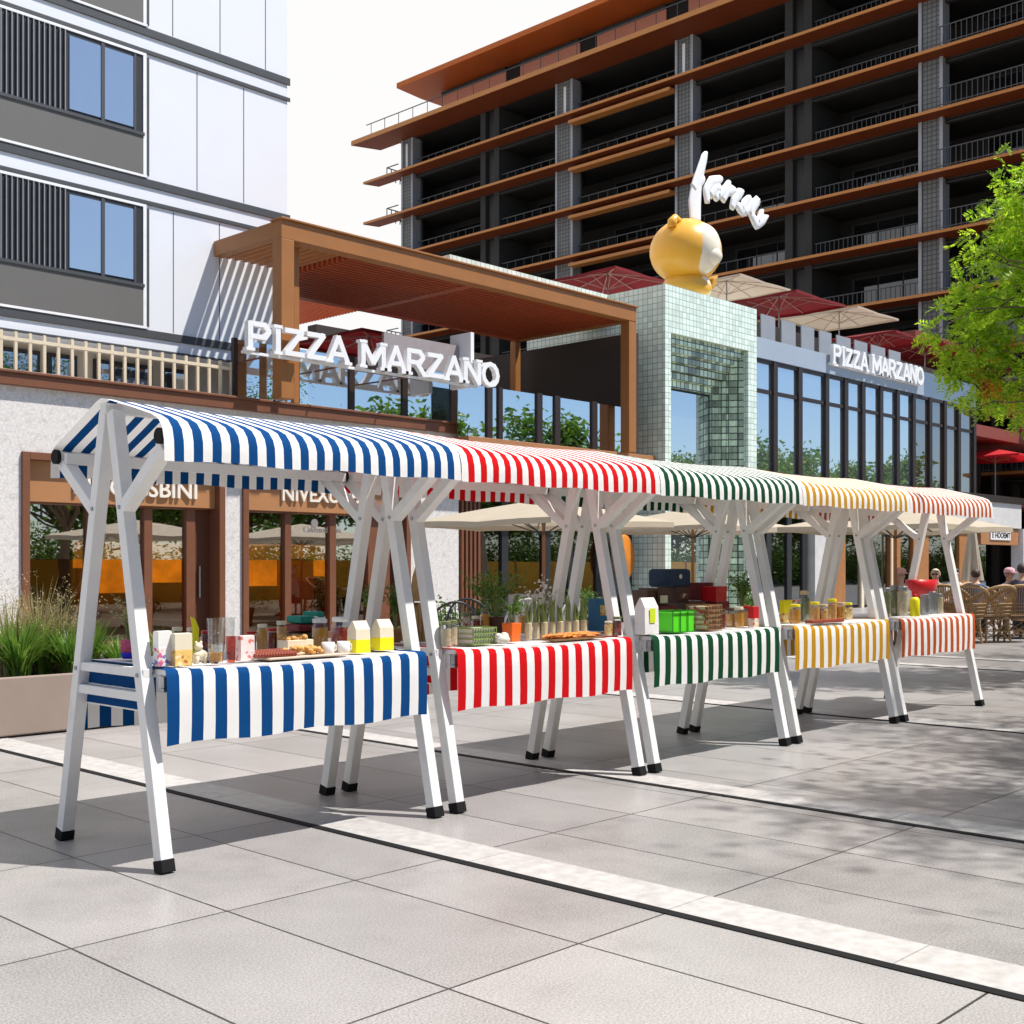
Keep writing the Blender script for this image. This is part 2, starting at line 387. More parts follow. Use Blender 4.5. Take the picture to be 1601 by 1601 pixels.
def bag(name, x, v, w, h, mats, label, cat='bag', dp=.055, split=.42, gable=True, rz=0, group=None):
    p = gp(x, v); t = thing(name, p, label, cat, group, rz)
    a, b = w / 2, dp / 2; hs = h * split
    m = MB(); m.box(-a, a, -b, b, 0, hs); m.build('lower_panel', mats[0], t, local=True, bevel=.003)
    m = MB(); hb = h * (.74 if gable else .98)
    vs = [(-a+.001,-b+.001,hs),(a-.001,-b+.001,hs),(a-.001,b-.001,hs),(-a+.001,b-.001,hs),(-a*.97,-b*.9,hb),(a*.97,-b*.9,hb),(a*.97,b*.9,hb),(-a*.97,b*.9,hb)]
    m.add(vs, [(0,1,5,4),(1,2,6,5),(2,3,7,6),(3,0,4,7),(0,3,2,1)])
    k = len(m.v); e = .012 if gable else b * .9
    m.add([(-a*.93,-e*.5,h),(a*.93,-e*.5,h),(a*.93,e*.5,h),(-a*.93,e*.5,h)], [(0,1,2,3)])
    m.f += [(4,5,k+1,k),(5,6,k+2,k+1),(6,7,k+3,k+2),(7,4,k,k+3)]; m.m += [0]*4
    m.build('upper_panel', mats[1], t, local=True)
    return t
def jar(x, v, r, h, content, label, lidm=None, fill=.75, name='glass_jar', group=None):
    p = gp(x, v); t = thing(name, p, label, 'jar', group)
    m = MB(); m.lathe([(r*.9,0),(r,.006),(r,h*.78),(r*.8,h*.9),(r*.8,h)], n=16); m.build('jar_body', clear, t, smooth=True, local=True)
    m = MB(); m.lathe([(r*.85,.004),(r*.93,.01),(r*.93,h*fill)], n=14); m.build('content', content, t, local=True)
    if lidm:
        m = MB(); m.lathe([(r*.88,h*.93),(r*.9,h*.94),(r*.9,h*1.06),(r*.85,h*1.07)], n=16); m.build('lid', lidm, t, local=True)
    return t
def crate(name, x, v, w, d, h, m1, label, cat, rows=3, colsn=8, solid=None, rz=0, z=0):
    p = gp(x, v); p.z += z; t = thing(name, p, label, cat, None, rz); m = MB(); a, b = w/2, d/2
    for i in range(colsn + 1):
        xx = -a + w*i/colsn
        for yy in (-b, b): m.bar((xx,yy,0),(xx,yy,h), .006, .006)
    for j in range(rows + 1):
        z_ = .004 + (h-.008)*j/rows
        m.bar((-a,-b-.004,z_),(a,-b-.004,z_),.007,.008).bar((-a,b+.004,z_),(a,b+.004,z_),.007,.008).bar((-a-.004,-b,z_),(-a-.004,b,z_),.007,.008).bar((a+.004,-b,z_),(a+.004,b,z_),.007,.008)
    m.build('frame', m1, t, local=True)
    if solid:
        m = MB(); m.box(-a+.008, a-.008, -b+.008, b-.008, .003, h*.93); m.build('liner', solid, t, local=True)
    return t
def sprays(mb, c, n, h, sp, leaf=.012, mi_s=0, mi_l=1, lean=0):
    c = Vector(c)
    for i in range(n):
        a = random.random()*6.28; r = sp*(.3+.7*random.random()); hh = h*(.55+.45*random.random())
        tip = c + Vector((math.cos(a)*r, math.sin(a)*r, hh)); mid = c + Vector((math.cos(a)*r*.3, math.sin(a)*r*.3, hh*.6))
        mb.tube([c + Vector((math.cos(a)*.01, math.sin(a)*.01, 0)), mid, tip], [.0022,.0018,.001], 4, mi_s, cap=False)
        for k in range(7):
            q = mid.lerp(tip, k/6) + Vector([random.uniform(-1,1)*leaf for _ in range(3)])
            leafquad(mb, q, leaf*(.7+.6*random.random()), mi_l)
def leafquad(mb, q, s, mi=0, asp=.5, d=None):
    d = d or Vector((random.gauss(0,1), random.gauss(0,1), random.gauss(0,.7))).normalized()
    n = d.orthogonal().normalized(); n = Matrix.Rotation(random.random()*6.28, 3, d) @ n
    w = n * s * asp
    mb.add([q - d*s*.7, q + w*.8, q + d*s, q - w*.8], [(0,1,2,3)], mi)
# --- blue stall
p = gp(203, 6.05); t = thing('flower_pot', p, 'pink and blue knitted pot of dried flowers on blue stall', 'flower pot')
m = MB(); m.lathe([(.038,0),(.046,.012),(.047,.035)], n=16); m.build('pot_base', purple, t, smooth=True, local=True)
m = MB(); m.lathe([(.047,.0352),(.05,.06),(.046,.098),(.036,.104)], n=16); m.build('pot', pinkk, t, smooth=True, local=True)
m = MB(); sprays(m, (0,0,.1), 34, .25, .12, .013); m.build('dried_flowers', [stem, dryleaf], t, local=True)
prnt = print_mat('printed_white_card', (.80,.76,.76), [(.7,.12,.25),(.25,.2,.5),(.8,.76,.76),(.75,.35,.3)], 55)
amber = print_mat('printed_amber_card', (.78,.50,.14), [(.85,.7,.4),(.45,.18,.04),(.8,.55,.2)], 60)
pinkp = print_mat('printed_pink_card', (.80,.66,.64), [(.80,.66,.64),(.7,.2,.16),(.82,.74,.7)], 60)
bag('gift_bag', 254, 5.62, .078, .178, [prnt, paperw], 'white printed gift bag behind the front leg of blue stall', split=.55, gable=False)
bag('gift_bag', 283, 5.58, .10, .165, [amber, cream], 'amber and cream gift bag beside white printed bag', split=.5, gable=False)
p = gp(303, 5.95); t = MB(); t.tube([p+Vector((0,0,.0)), p+Vector((.008,0,.08)), p+Vector((.012,0,.15)), p+Vector((-.004,0,.205)), p+Vector((-.02,0,.22))], [.014,.02,.02,.013,.004], 10)
tag(t.build('yellow_gourd', yel, smooth=True), 'yellow curved gourd standing behind the amber gift bag', 'gourd')
p = gp(313, 5.62); t = thing('wooden_figurine', p, 'small beige wooden animal figurine among beads on blue stall', 'figurine'); m = MB()
m.ell((0,0,.045), .042, .024, .028).ell((-.012,-.004,.088), .022, .02, .022).ell((-.026,-.004,.108),.008,.006,.01).ell((.002,-.004,.109),.008,.006,.01)
for sx in (-.024,.024):
    for sy in (-.012,.012): m.tube([(sx,sy,0),(sx,sy,.04)],[.008,.011],8)
m.build('body', cream, t, smooth=True, local=True)
m = MB(); 
for k in range(9): m.ell((.05+.012*math.cos(k*.9), -.03+.03*math.sin(k*.7), .008), .008,.008,.008, 8, 6)
m.build('beads', choco, t, local=True)
def tumbler(x, v, r, h, label, ribs=True, tint=clear, liquid=None):
    p = gp(x, v); t = thing('drinking_glass', p, label, 'glass', 'glassware on blue stall'); m = MB()
    n = 24; prof = [(r*.82,0),(r,h),(r*.93,h),(r*.78,.01)]
    m.lathe(prof, n=n)
    if ribs:
        for i in range(len(m.v)):
            if (i % n) % 2: m.v[i].x *= .94; m.v[i].y *= .94
    m.build('glass_body', tint, t, local=True)
    if liquid: 
        m = MB(); m.lathe([(r*.74,.012),(r*.8,h*.55)], n=16); m.build('drink', liquid, t, local=True)
amberg = glass('orange_glass', (.85,.30,.12), .08)
tumbler(337, 5.78, .050, .225, 'tall clear ribbed glass vase on blue stall')
tumbler(338, 5.55, .044, .105, 'short ribbed tumbler holding amber drink on blue stall', liquid=honey)
tumbler(361, 5.60, .026, .135, 'slim orange tinted glass beside the pink bag', tint=amberg, ribs=False)
tumbler(357, 5.95, .038, .21, 'tall clear glass at the back of blue stall', ribs=False)
bag('gift_bag', 383, 5.62, .088, .135, [pinkp, pinkp], 'pale pink paper bag beside orange tinted glass', gable=False)
tray = mat('pale_tray', (.66,.52,.40), .5)
p = at(465, 885, 5.48); t = MB(); t.box(p.x-.26, p.x+.28, 5.375, 5.60, TZ, TZ+.012); tag(t.build('serving_tray', tray, bevel=.004), 'long pale tray of sweets along the front of blue stall', 'tray')
bm_ = mat('red_brown_beads', (.30,.06,.03), .4, .3, 30)
p = gp(424, 5.62); p.z += .0125; t = MB()
for r_ in range(3):
    for k in range(15): t.ell(p + Vector((-.13 + k*.018, -.045+.045*r_, .014+.006*r_)), .0105, .02, .0145, 8, 6)
tag(t.build('sausage_row', bm_, smooth=True), 'rows of small red brown sausages on the pale tray', 'food')
p = gp(474, 5.63); p.z += .0125; t = MB(); random.seed(3)
for k in range(46): t.ell(p + Vector((random.uniform(-.12,.12), random.uniform(-.05,.05), .012+random.random()*.03)), .022, .016, .012, 8, 6, 0, Matrix.Rotation(random.random()*3, 3, 'Z'))
tag(t.build('pastry_pile', bread, smooth=True), 'pile of golden pastries on the pale tray', 'pastry')
p = gp(462, 5.8); t = thing('cookie_box', p, 'open cream box heaped with nut cookies behind pastries', 'box'); m = MB()
m.box(-.09,.09,-.05,.05,0,.085); m.build('box', cream, t, local=True, bevel=.003); m = MB()
for k in range(30): m.ell((random.uniform(-.08,.06), random.uniform(-.04,.04), .088+random.random()*.018), .016,.016,.011, 8, 6)
m.build('cookies', bread, t, local=True)
for k, (x, lb) in enumerate(((513, 'white ceramic cup beside the pastries'), (537, 'white ceramic cup below the jam jar'))):
    p = gp(x, 5.60); t = MB(); t.lathe([(.022,0),(.034,.01),(.037,.075),(.033,.075),(.03,.015)], p, 18)
    t.tube([p+Vector((.035,0,.06)), p+Vector((.055,0,.055)), p+Vector((.055,0,.03)), p+Vector((.034,0,.02))], .005, 6)
    tag(t.build('ceramic_cup', paperw, smooth=True), lb, 'cup', 'white cups on blue stall')
jar(500, 5.92, .05, .17, honey, 'honey jar with white lid at back of blue stall', paperw)
jar(532, 5.80, .055, .19, jam, 'dark red jam jar with white cloth lid beside yellow cartons', paperw)
p = gp(478, 6.12); t = thing('folded_textiles', p, 'stack of folded maroon and teal cloths behind pastries', 'textile'); 
for k, (mm, w, z0, dx) in enumerate(((maroon,.24,0,0),(choco,.22,.05,.01),(maroon,.2,.10,-.01),(tealp,.11,.15,-.04),(paperw,.08,.148,.06),(tealp,.06,.175,.06))):
    m = MB(); m.box(dx-w/2, dx+w/2, -.08, .08, z0, z0+.046)
    m.build('cloth_layer', mm, t, local=True, bevel=.014)
bag('paper_carton', 561, 5.66, .108, .185, [yel, cream], 'cream paper carton with yellow base, left of the pair', 'carton', dp=.085, group='yellow based paper cartons on blue stall')
bag('paper_carton', 598, 5.72, .108, .185, [yel, cream], 'cream paper carton with yellow base, right of the pair', 'carton', dp=.085, group='yellow based paper cartons on blue stall')
inks = print_mat('mixed_print', (.6,.5,.4), [(.5,.05,.03),(.75,.7,.6),(.2,.08,.03),(.7,.4,.1)], 40)
cold = print_mat('dark_print', (.12,.03,.02), [(.5,.4,.3),(.3,.03,.03),(.1,.03,.02),(.6,.5,.42)], 34)
for k, (x, v, h, mm, lb) in enumerate(((392,6.05,.11,inks,'small printed tin behind the pink bag'),(410,6.0,.15,honey,'honey bottle behind the sausage rows'),(425,6.1,.12,jam,'small dark jam pot behind the sausage rows'),(440,6.05,.16,bread,'biscuit jar left of the cookie box'),(552,6.1,.14,inks,'printed tin behind the left yellow carton'),(300,6.12,.14,amber,'printed amber tin behind the yellow gourd'),(322,6.14,.12,cold,'dark printed tin behind the tall glass vase'),(277,6.05,.15,jam,'dark jam jar behind the gift bags'))):
    jar(x, v, .032, h, mm, lb, cream if k % 2 else redp, .85)
# --- red stall
p = gp(655, 6.0); t = thing('carved_totem', p, 'tall carved wooden totem of bundled logs on red stall', 'carving'); m = MB()
for k in range(4):
    for j in range(2):
        m.tube([(-.05+.034*k, -.02+.04*j, 0), (-.05+.034*k, -.02+.04*j, .27-.02*abs(k-1.5))], [.017,.016], 8)
m.lathe([(.06,.27),(.075,.32),(.06,.38),(.05,.44),(.028,.50),(.004,.53)], (0,0,0), 12, sx=1, sy=.7); m.build('carved_body', figm, t, smooth=True, local=True)
for k, (x, v) in enumerate(((618, 6.05), (634, 6.12), (585, 6.2))):
    p = gp(x, v) ; t = thing('potted_herb', p, ('leafy herb in clay pot behind the right yellow carton','leafy herb in clay pot beside the carved totem','leafy herb in clay pot behind the left yellow carton')[k], 'potted plant', 'potted herbs between stalls')
    m = MB(); m.lathe([(.035,0),(.05,.09),(.053,.09),(.053,.1),(.045,.1)], n=14); m.build('pot', figm, t, smooth=True, local=True)
    m = MB(); sprays(m, (0,0,.095), 26, .28, .09, .022); m.build('foliage', [stem, leafm], t, local=True)
for k, x in enumerate((697, 707, 718)):
    jar(x, 5.62 + .1*k, .036, .15, stick, ('green glass jar of pickles at left front of red stall','green glass jar of pickles second from left on red stall','green glass jar of pickles third from left on red stall')[k], olive, group='pickle jars on red stall')
crate('wire_basket', 745, 5.70, .21, .15, .11, stem, 'green wire basket of white packets on red stall', 'basket', 3, 9, paperw)
p = gp(786, 5.58); t = MB(); t.ell(p+Vector((0,0,.03)), .055,.04,.03).ell(p+Vector((.035,.02,.05)), .03,.03,.025).ell(p+Vector((-.03,.01,.05)),.025,.025,.022)
tag(t.build('white_stones', mat('white_stone', (.66,.62,.55), .7, .3, 30), smooth=True), 'small heap of white stones at front of red stall', 'stones')
p = gp(800, 5.72); t = thing('orange_pot', p, 'bright orange square pot of herbs on red stall', 'flower pot'); m = MB()
m.add([(-.04,-.04,0),(.04,-.04,0),(.04,.04,0),(-.04,.04,0),(-.048,-.048,.125),(.048,-.048,.125),(.048,.048,.125),(-.048,.048,.125)], [(0,3,2,1),(4,5,6,7),(0,1,5,4),(1,2,6,5),(2,3,7,6),(3,0,4,7)]); m.build('pot', orangep, t, local=True, bevel=.004)
m = MB(); sprays(m, (0,0,.12), 34, .2, .12, .017); m.build('foliage', [stem, leafm], t, local=True)
p = gp(776, 6.05); t = thing('potted_herb', p, 'tall flowering plant in dark pot at back of red stall', 'potted plant'); m = MB()
m.lathe([(.045,0),(.06,.13),(.062,.14),(.05,.14)], n=14); m.build('pot', choco, t, smooth=True, local=True)
m = MB(); sprays(m, (0,0,.13), 60, .34, .26, .022); m.build('foliage', [stem, leafm], t, local=True)
p = gp(845, 6.08); t = thing('flower_bunch', p, 'bunch of white flowers behind the bundled stalks', 'flowers'); m = MB()
sprays(m, (0,0,.0), 30, .42, .16, .022); m.build('blooms', [stem, leaf_mat('white_petals', (.7,.68,.6), (.82,.8,.75), .2)], t, local=True)
random.seed(11)
for k in range(8):
    x = 826 + k*12.4; p = gp(x, 5.78 + .03*(k % 2)); t = thing('stalk_bundle', p, 'pale wrapped bundle of green stalks standing in the row on red stall', 'stalks', 'stalk bundles on red stall')
    m = MB(); m.lathe([(.021,0),(.024,.004),(.024,.112),(.02,.116)], n=10); m.build('wrap', stick, t, local=True)
    m = MB(); h = .2 + .07*random.random()
    for j in range(5):
        a = j*1.26; m.tube([(.011*math.cos(a),.011*math.sin(a),.11),(.012*math.cos(a)+random.uniform(-.01,.01),.012*math.sin(a),h*.8),(.013*math.cos(a)+random.uniform(-.02,.02),.012*math.sin(a),h+random.random()*.03)],[.009,.0085,.003],6)
    m.build('stalks', stem, t, local=True)
p = gp(890, 5.60); t = thing('carrot_tray', p, 'flat tray of orange carrots along front of red stall', 'tray'); m = MB(); m.box(-.24,.30,-.07,.07,0,.01); m.build('tray', wick, t, local=True)
m = MB()
for k in range(70):
    a = random.uniform(-.5,.5) + (math.pi if k % 2 else 0); c = Vector((random.uniform(-.2,.26), random.uniform(-.05,.05), .018+random.random()*.022)); d = Vector((math.cos(a), math.sin(a), 0))*.05
    m.tube([c-d, c, c+d*.8, c+d], [.003,.008,.01,.004], 6)
m.build('carrots', mat('carrot', (.72,.24,.03), .6, .3, 20), t, local=True)
p = gp(937, 6.0); t = thing('gift_box', p, 'blue card box with golden picture at back of red stall', 'box'); m = MB(); m.box(-.075,.075,-.05,.05,0,.25); m.build('box', bluebox, t, local=True, bevel=.003)
m = MB(); m.box(-.05,.05,-.0525,-.0502,.12,.2); m.build('picture', amber, t, local=True)
for k, (x, v, h, mm, lb) in enumerate(((728,6.08,.17,inks,'printed tin at the back left of red stall'),(744,6.1,.14,jam,'dark jam jar at the back of red stall behind the wire basket'),(758,6.08,.19,honey,'honey bottle at the back of red stall beside the dark pot plant'),(815,6.12,.16,bread,'biscuit jar at the back of red stall behind the orange pot'),(965,5.62,.13,cold,'dark printed tin at the right end of red stall'),(952,5.66,.10,amber,'amber printed tin beside the carrot tray'))):
    jar(x, v, .034, h, mm, lb, cream if k % 2 else olive, .85)
# --- green stall
bag('paper_bag', 1011, 5.60, .17, .27, [paperw, paperw], 'large white paper bag with lime splash on green stall', 'bag', dp=.1, split=.3)
t = [o for o in COL.objects if o.get('label', '').startswith('large white paper bag')][0]
m = MB(); m.box(-.03,.035,-.0545,-.0512,.085,.19); m.build('lime_patch', mat('lime_paint', (.62,.75,.02), .6), t, local=True)
crate('lime_crate', 1053, 5.64, .29, .2, .165, mat('dark_lime', (.02,.20,.01), .5), 'bright lime green crate with three panels on green stall', 'crate', 1, 3, limep)
inks2 = inks
crate('wire_basket', 1101, 5.66, .19, .2, .20, wick, 'brown woven wire basket of packets beside lime crate', 'basket', 5, 9, inks)
for k, (x, v, mm, lm, h, lb) in enumerate(((1127,5.62,jam,choco,.15,'dark jam jar with black lid on green stall'),(1141,5.70,bread,choco,.15,'pale biscuit jar with dark lid on green stall'),(1155,5.62,honey,cream,.16,'honey jar with cream lid on green stall'),(1166,5.72,bread,redp,.16,'biscuit jar with red lid on green stall'))):
    jar(x, v, .04, h, mm, lb, lm)
bag('snack_packet', 1178, 5.62, .085, .17, [inks, redp], 'red and printed snack packet at right end of green stall', 'packet', gable=False)
def cbox(x, v, z, w, d, h, m1, label, name='gift_box', front=None):
    p = gp(x, v); p.z += z; t = thing(name, p, label, 'box'); m = MB(); m.box(-w/2,w/2,-d/2,d/2,0,h); m.build('box', m1, t, local=True, bevel=.003)
    m = MB(); m.box(-w/2-.003,w/2+.003,-d/2-.003,d/2+.003,h*.7,h+.004); m.build('lid', m1, t, local=True, bevel=.003)
    if front:
        m = MB(); m.box(-w*.36,w*.36,-d/2-.0062,-d/2-.0034,h*.15,h*.6); m.build('printed_panel', front, t, local=True)
dots = mat('spotted_card', (.6,.45,.38), .6, .7, 45)
cbox(1027, 6.08, 0, .22, .24, .17, maroon, 'maroon box at bottom left of the stack behind lime crate', front=cold)
cbox(1072, 6.10, 0, .24, .24, .20, choco, 'dark brown box under the navy hamper on green stall', front=cold)
cbox(1112, 6.08, 0, .20, .24, .19, maroon, 'maroon box below the plain red tin on green stall', front=inks)
cbox(1005, 6.12, .0, .14, .2, .30, choco, 'tall dark brown box beside white paper bag', front=paperw)
cbox(1022, 6.10, .176, .14, .2, .14, choco, 'dark box with pale print in the stack on green stall', front=cream)
cbox(1090, 6.12, .206, .19, .2, .15, maroon, 'maroon box with white spotted end on top of stack', front=dots)
cbox(1116, 5.95, .2, .16, .16, .125, redp, 'plain bright red tin on the maroon box', name='red_tin')
p = gp(1047, 6.14); p.z += .325; t = thing('hamper_case', p, 'navy rounded case with pale emblem on top of stack', 'case'); m = MB(); m.box(-.17,.17,-.11,.11,0,.155); m.build('case_body', navy, t, local=True, bevel=.03)
m = MB(); m.lathe([(.014,0),(.02,.002),(.02,.004),(.014,.004)], n=16); m.xf(Matrix.Translation((0,-.112,.09)) @ Matrix.Rotation(R(90),4,'X')); m.build('emblem', cream, t, local=True)
cbox(1052, 6.14, .206, .17, .2, .115, choco, 'dark brown box directly beneath the navy case', front=cold)
p = gp(1160, 6.1); t = thing('potted_herb', p, 'feathery herb in brown pot at back of green stall', 'potted plant'); m = MB(); m.lathe([(.04,0),(.055,.1),(.05,.1)], n=14); m.build('pot', figm, t, smooth=True, local=True)
m = MB(); sprays(m, (0,0,.1), 44, .36, .14, .022); m.build('foliage', [stem, leafm], t, local=True)
# --- yellow stall
for k, (x, v, mm, r_, h, lb) in enumerate(((1243,5.62,honey,.05,.16,'honey jar at left front of mustard stall'),(1258,5.85,olive,.045,.26,'tall olive jar at back of mustard stall'),(1274,5.66,bread,.045,.17,'jar of pale cookies on mustard stall'),(1287,5.62,amber,.045,.15,'jar of amber sweets on mustard stall'),(1301,5.66,bread,.045,.19,'tall cookie jar near right of mustard stall'),(1314,5.62,honey,.042,.16,'small honey jar near right of mustard stall'),(1326,5.7,amber,.042,.15,'amber jar at right end of mustard stall'))):
    jar(x, v, r_, h, mm, lb, kraft if k % 2 else yel, .8)
p = gp(1290, 5.52); t = MB(); t.box(p.x-.3,p.x+.25,p.y-.05,p.y+.03,TZ,TZ+.03); tag(t.build('sweet_tray', bm_, bevel=.004), 'low red brown tray along front of mustard stall', 'tray')
bag('snack_packet', 1229, 5.85, .14, .2, [amber, yel], 'yellow snack packet at left back of mustard stall', 'packet', gable=False)
cbox(1250, 6.1, 0, .25, .16, .17, inks, 'printed box at the back of mustard stall')
# --- rust stall
for k, (x, v, mm, r_, h, lb) in enumerate(((1385,5.7,olive,.05,.27,'olive glass jar at left of rust stall'),(1398,5.75,olive,.05,.29,'tall olive jar second from left on rust stall'),(1411,5.66,stick,.055,.28,'tall pale jar beside yellow bottle on rust stall'),(1446,5.66,cgrey,.05,.2,'grey jar right of yellow bottle on rust stall'),(1458,5.7,cgrey,.045,.22,'grey jar in the middle of the three on rust stall'),(1468,5.66,stick,.045,.2,'pale jar at right end of rust stall'))):
    jar(x, v, r_, h, mm, lb, cgrey, .9)
p = gp(1430, 5.58); t = thing('squeeze_bottle', p, 'bright yellow squeeze bottle with red cap on rust stall', 'bottle'); m = MB(); m.lathe([(.045,0),(.05,.01),(.05,.16),(.04,.185),(.018,.195)], n=16); m.build('bottle', yel, t, smooth=True, local=True)
m = MB(); m.lathe([(.02,.195),(.02,.215),(.006,.225),(.004,.25)], n=12); m.build('cap', redp, t, local=True)
p = gp(1441, 6.05); t = thing('red_bowl', p, 'large glossy red bowl standing on a box at back of rust stall', 'bowl'); m = MB(); m.lathe([(.12,.14),(.2,.17),(.25,.26),(.27,.35),(.255,.35),(.2,.2)], n=28, sy=.55); m.build('bowl', redp, t, smooth=True, local=True)
m = MB(); m.box(-.11,.11,-.07,.07,0,.14); m.build('stand', wick, t, local=True)
# ================================================================== the stone shop building on the left
VW = 20.0; ZL = at(300, 617, VW).z            # top of the brown ledge
ZO = 3.43
A1, A2, B1, B2, E = ux(33, VW), ux(350, VW), ux(378, VW), ux(640, VW), ux(717, VW)
shop = thing('shop_building', (10, VW, 0), 'speckled stone shop building with brown steel shopfronts and terrace behind the blue stall', 'building')
zb = ZL - .20
m = MB(); m.box(-6, A1, VW, VW+.6, 0, zb).box(A2, B1, VW, VW+.6, 0, zb).box(B2, E, VW, VW+.6, 0, zb).box(A1, A2, VW, VW+.6, ZO, zb).box(B1, B2, VW, VW+.6, ZO, zb)
m.build('wall', concrete, shop)
m = MB(); m.box(-6, E+.06, VW-.12, VW+.45, zb, ZL).box(-6, E+.1, VW-.16, VW+.4, ZL, ZL+.05); m.build('ledge', corten, shop, bevel=.01)
m = MB(); m.box(-6, 25.9, VW+.46, 36, zb, ZL-.06); m.build('terrace_floor', plain_conc, shop)
ochre = mat('glowing_amber_wall', (.42,.17,.018), .7, .85, 2.6, emit=.72); dkint = mat('dark_interior', (.03,.022,.017), .8)  # amber wall emits by itself, standing in for lamplight inside the shop
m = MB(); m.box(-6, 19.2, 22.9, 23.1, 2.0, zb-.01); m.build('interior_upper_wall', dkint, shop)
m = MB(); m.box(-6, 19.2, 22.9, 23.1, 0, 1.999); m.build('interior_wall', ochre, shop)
m = MB(); m.box(-6, -5.8, VW+.6, 22.9, 0, zb-.01).box(-5.79, 19.2, VW+.6, 22.9, ZO+.2, ZO+.3); m.build('interior_ceiling', dkint, shop)
m = MB(); m.box(-6, 26, VW+.3, 23.9, .0, .06); m.build('interior_floor', mat('wood_floor', (.20,.10,.04), .4), shop)
# furniture seen dimly through the panes
random.seed(5)
for k, (x, v, w, h, mm) in enumerate(((70, 21.9, 1.1, 2.2, dkint), (116, 22.0, .45, 1.4, wick), (175, 22.2, 1.2, .9, wood), (260, 22.1, 1.0, 1.1, wood), (410, 22.1, .8, 1.0, wick), (470, 21.9, .7, 1.6, mat('orange_drape', (.55,.12,.02), .7)), (502, 22.3, .5, 1.2, cold), (556, 21.8, 1.0, 2.4, dkint))):
    m = MB(); u = ux(x, v); m.box(u-w/2, u+w/2, v, v+.4, .06, .06+h)
    for q in range(1, 4): m.box(u-w/2-.02, u+w/2+.02, v-.03, v-.002, .06+h*q/4-.02, .06+h*q/4+.02)
    tag(m.build('display_shelf', mm), ('tall dark shelf inside left pane of first shop','narrow wicker shelf inside left pane of first shop','low brown shelf inside middle pane of first shop','brown counter inside right pane of first shop','wicker rack inside left pane of second shop','orange draped display inside middle pane of second shop','tall dark rack inside middle pane of second shop','dark shelf inside right pane of second shop')[k], 'shelf')
def shopfront(x0, x1, mull, name, zt=ZO, zs0=2.57, zs1=3.30, panes=()):
    o = MB(); u0, u1 = ux(x0, VW), ux(x1, VW)
    o.box(u0, u0+.13, VW-.06, VW+.5, 0, zt).box(u1-.13, u1, VW-.06, VW+.5, 0, zt).box(u0+.13, u1-.13, VW-.06, VW+.5, zs1, zt)
    for a, b in mull: o.box(ux(a, VW+.3), ux(b, VW+.3), VW+.22, VW+.4, .14, zs0)
    o.box(u0+.13, u1-.13, VW+.16, VW+.44, 0, .14).box(u0+.13, u1-.13, VW+.2, VW+.42, zs0, zs0+.09)
    f = o.build(name, corten, shop, bevel=.008)
    for a, b in panes:
        m = MB(); m.box(ux(a, VW+.3), ux(b, VW+.3), VW+.30, VW+.315, 1.62, zs0); m.build('window_pane', shop_glass, f)
        m = MB(); m.box(ux(a, VW+.3), ux(b, VW+.3), VW+.30, VW+.315, .14, 1.617); m.build('tinted_pane', amber_tint_glass, f)  # amber tint and weak reflection added so the wall glow shows, not the ground
    m = MB(); m.box(u0+.131, u1-.131, VW+.10, VW+.19, zs0+.03, zs1); sp_ = m.build('sign_panel', bronze, shop, bevel=.006)
    return f
shopfront(33, 350, [(133,147),(222,235),(288,302)], 'shopfront_frame', panes=((45,133),(147,222),(235,288)))
m = MB(); m.box(ux(302,VW+.3), ux(350,VW)-.13, VW+.30, VW+.36, .14, 2.56); d_ = m.build('door', mat('door_brown', (.10,.03,.014), .5), shop, bevel=.006)
m = MB(); q = at(310, 900, VW+.3); m.tube([(q.x,VW+.25,.9),(q.x,VW+.25,1.5)], .018, 8); m.build('handle', grey, d_)
shopfront(378, 640, [(442,452),(512,522),(572,606)], 'shopfront_frame', panes=((387,442),(452,512),(522,572)))
m = MB(); m.box(ux(606,VW+.3), ux(640,VW)-.13, VW+.30, VW+.36, .14, 2.56); m.build('door', mat('door_brown', (.10,.03,.014), .5), shop, bevel=.006)
letm = mat('cream_lettering', (.80,.72,.62), .5)
for txt, x0, x1, yb in (("N'I C ISSBINI", 112, 306, 771), ('NIVEXUUB', 438, 560, 782)):
    p = at(x0, yb, VW+.1); w = ux(x1, VW+.1) - p.x
    mb = text_mb(txt, .42, .05, Matrix.Identity(4), .006); ww = max(q.x for q in mb.v); hh = .30
    mb.xf(Matrix.Translation((p.x, VW+.07, p.z)) @ Matrix.Diagonal((w/ww, 1, hh/.30, 1))); build_letters(mb, letm, shop)
p = at(482, 832, VW+.29); mb = text_mb('Caldmodomin', .17, .004, Matrix.Translation((p.x-.12, VW+.292, p.z))); build_letters(mb, letm, shop)
m = MB(); m.lathe([(.05,0),(.09,.004),(.09,.008),(.05,.008)], n=18); p = at(492, 818, VW+.29); m.xf(Matrix.Translation((p.x, VW+.296, p.z)) @ Matrix.Rotation(R(90),4,'X')); m.build('window_emblem', letm, shop)
# terrace railing
m = MB(); u0, u1 = -4, ux(362, VW+.15); zt = at(0, 515, VW+.15).z; zr = at(0, 527, VW+.15).z
u = u0
while u < u1: m.bar((u, VW+.15, ZL+.05), (u, VW+.15, zt), .05, .05); u += .25
m.box(u0, u1, VW+.12, VW+.18, zr-.03, zr+.03)
u = u0 + .12
m.build('railing', mat('cream_metal', (.68,.58,.42), .5), shop)
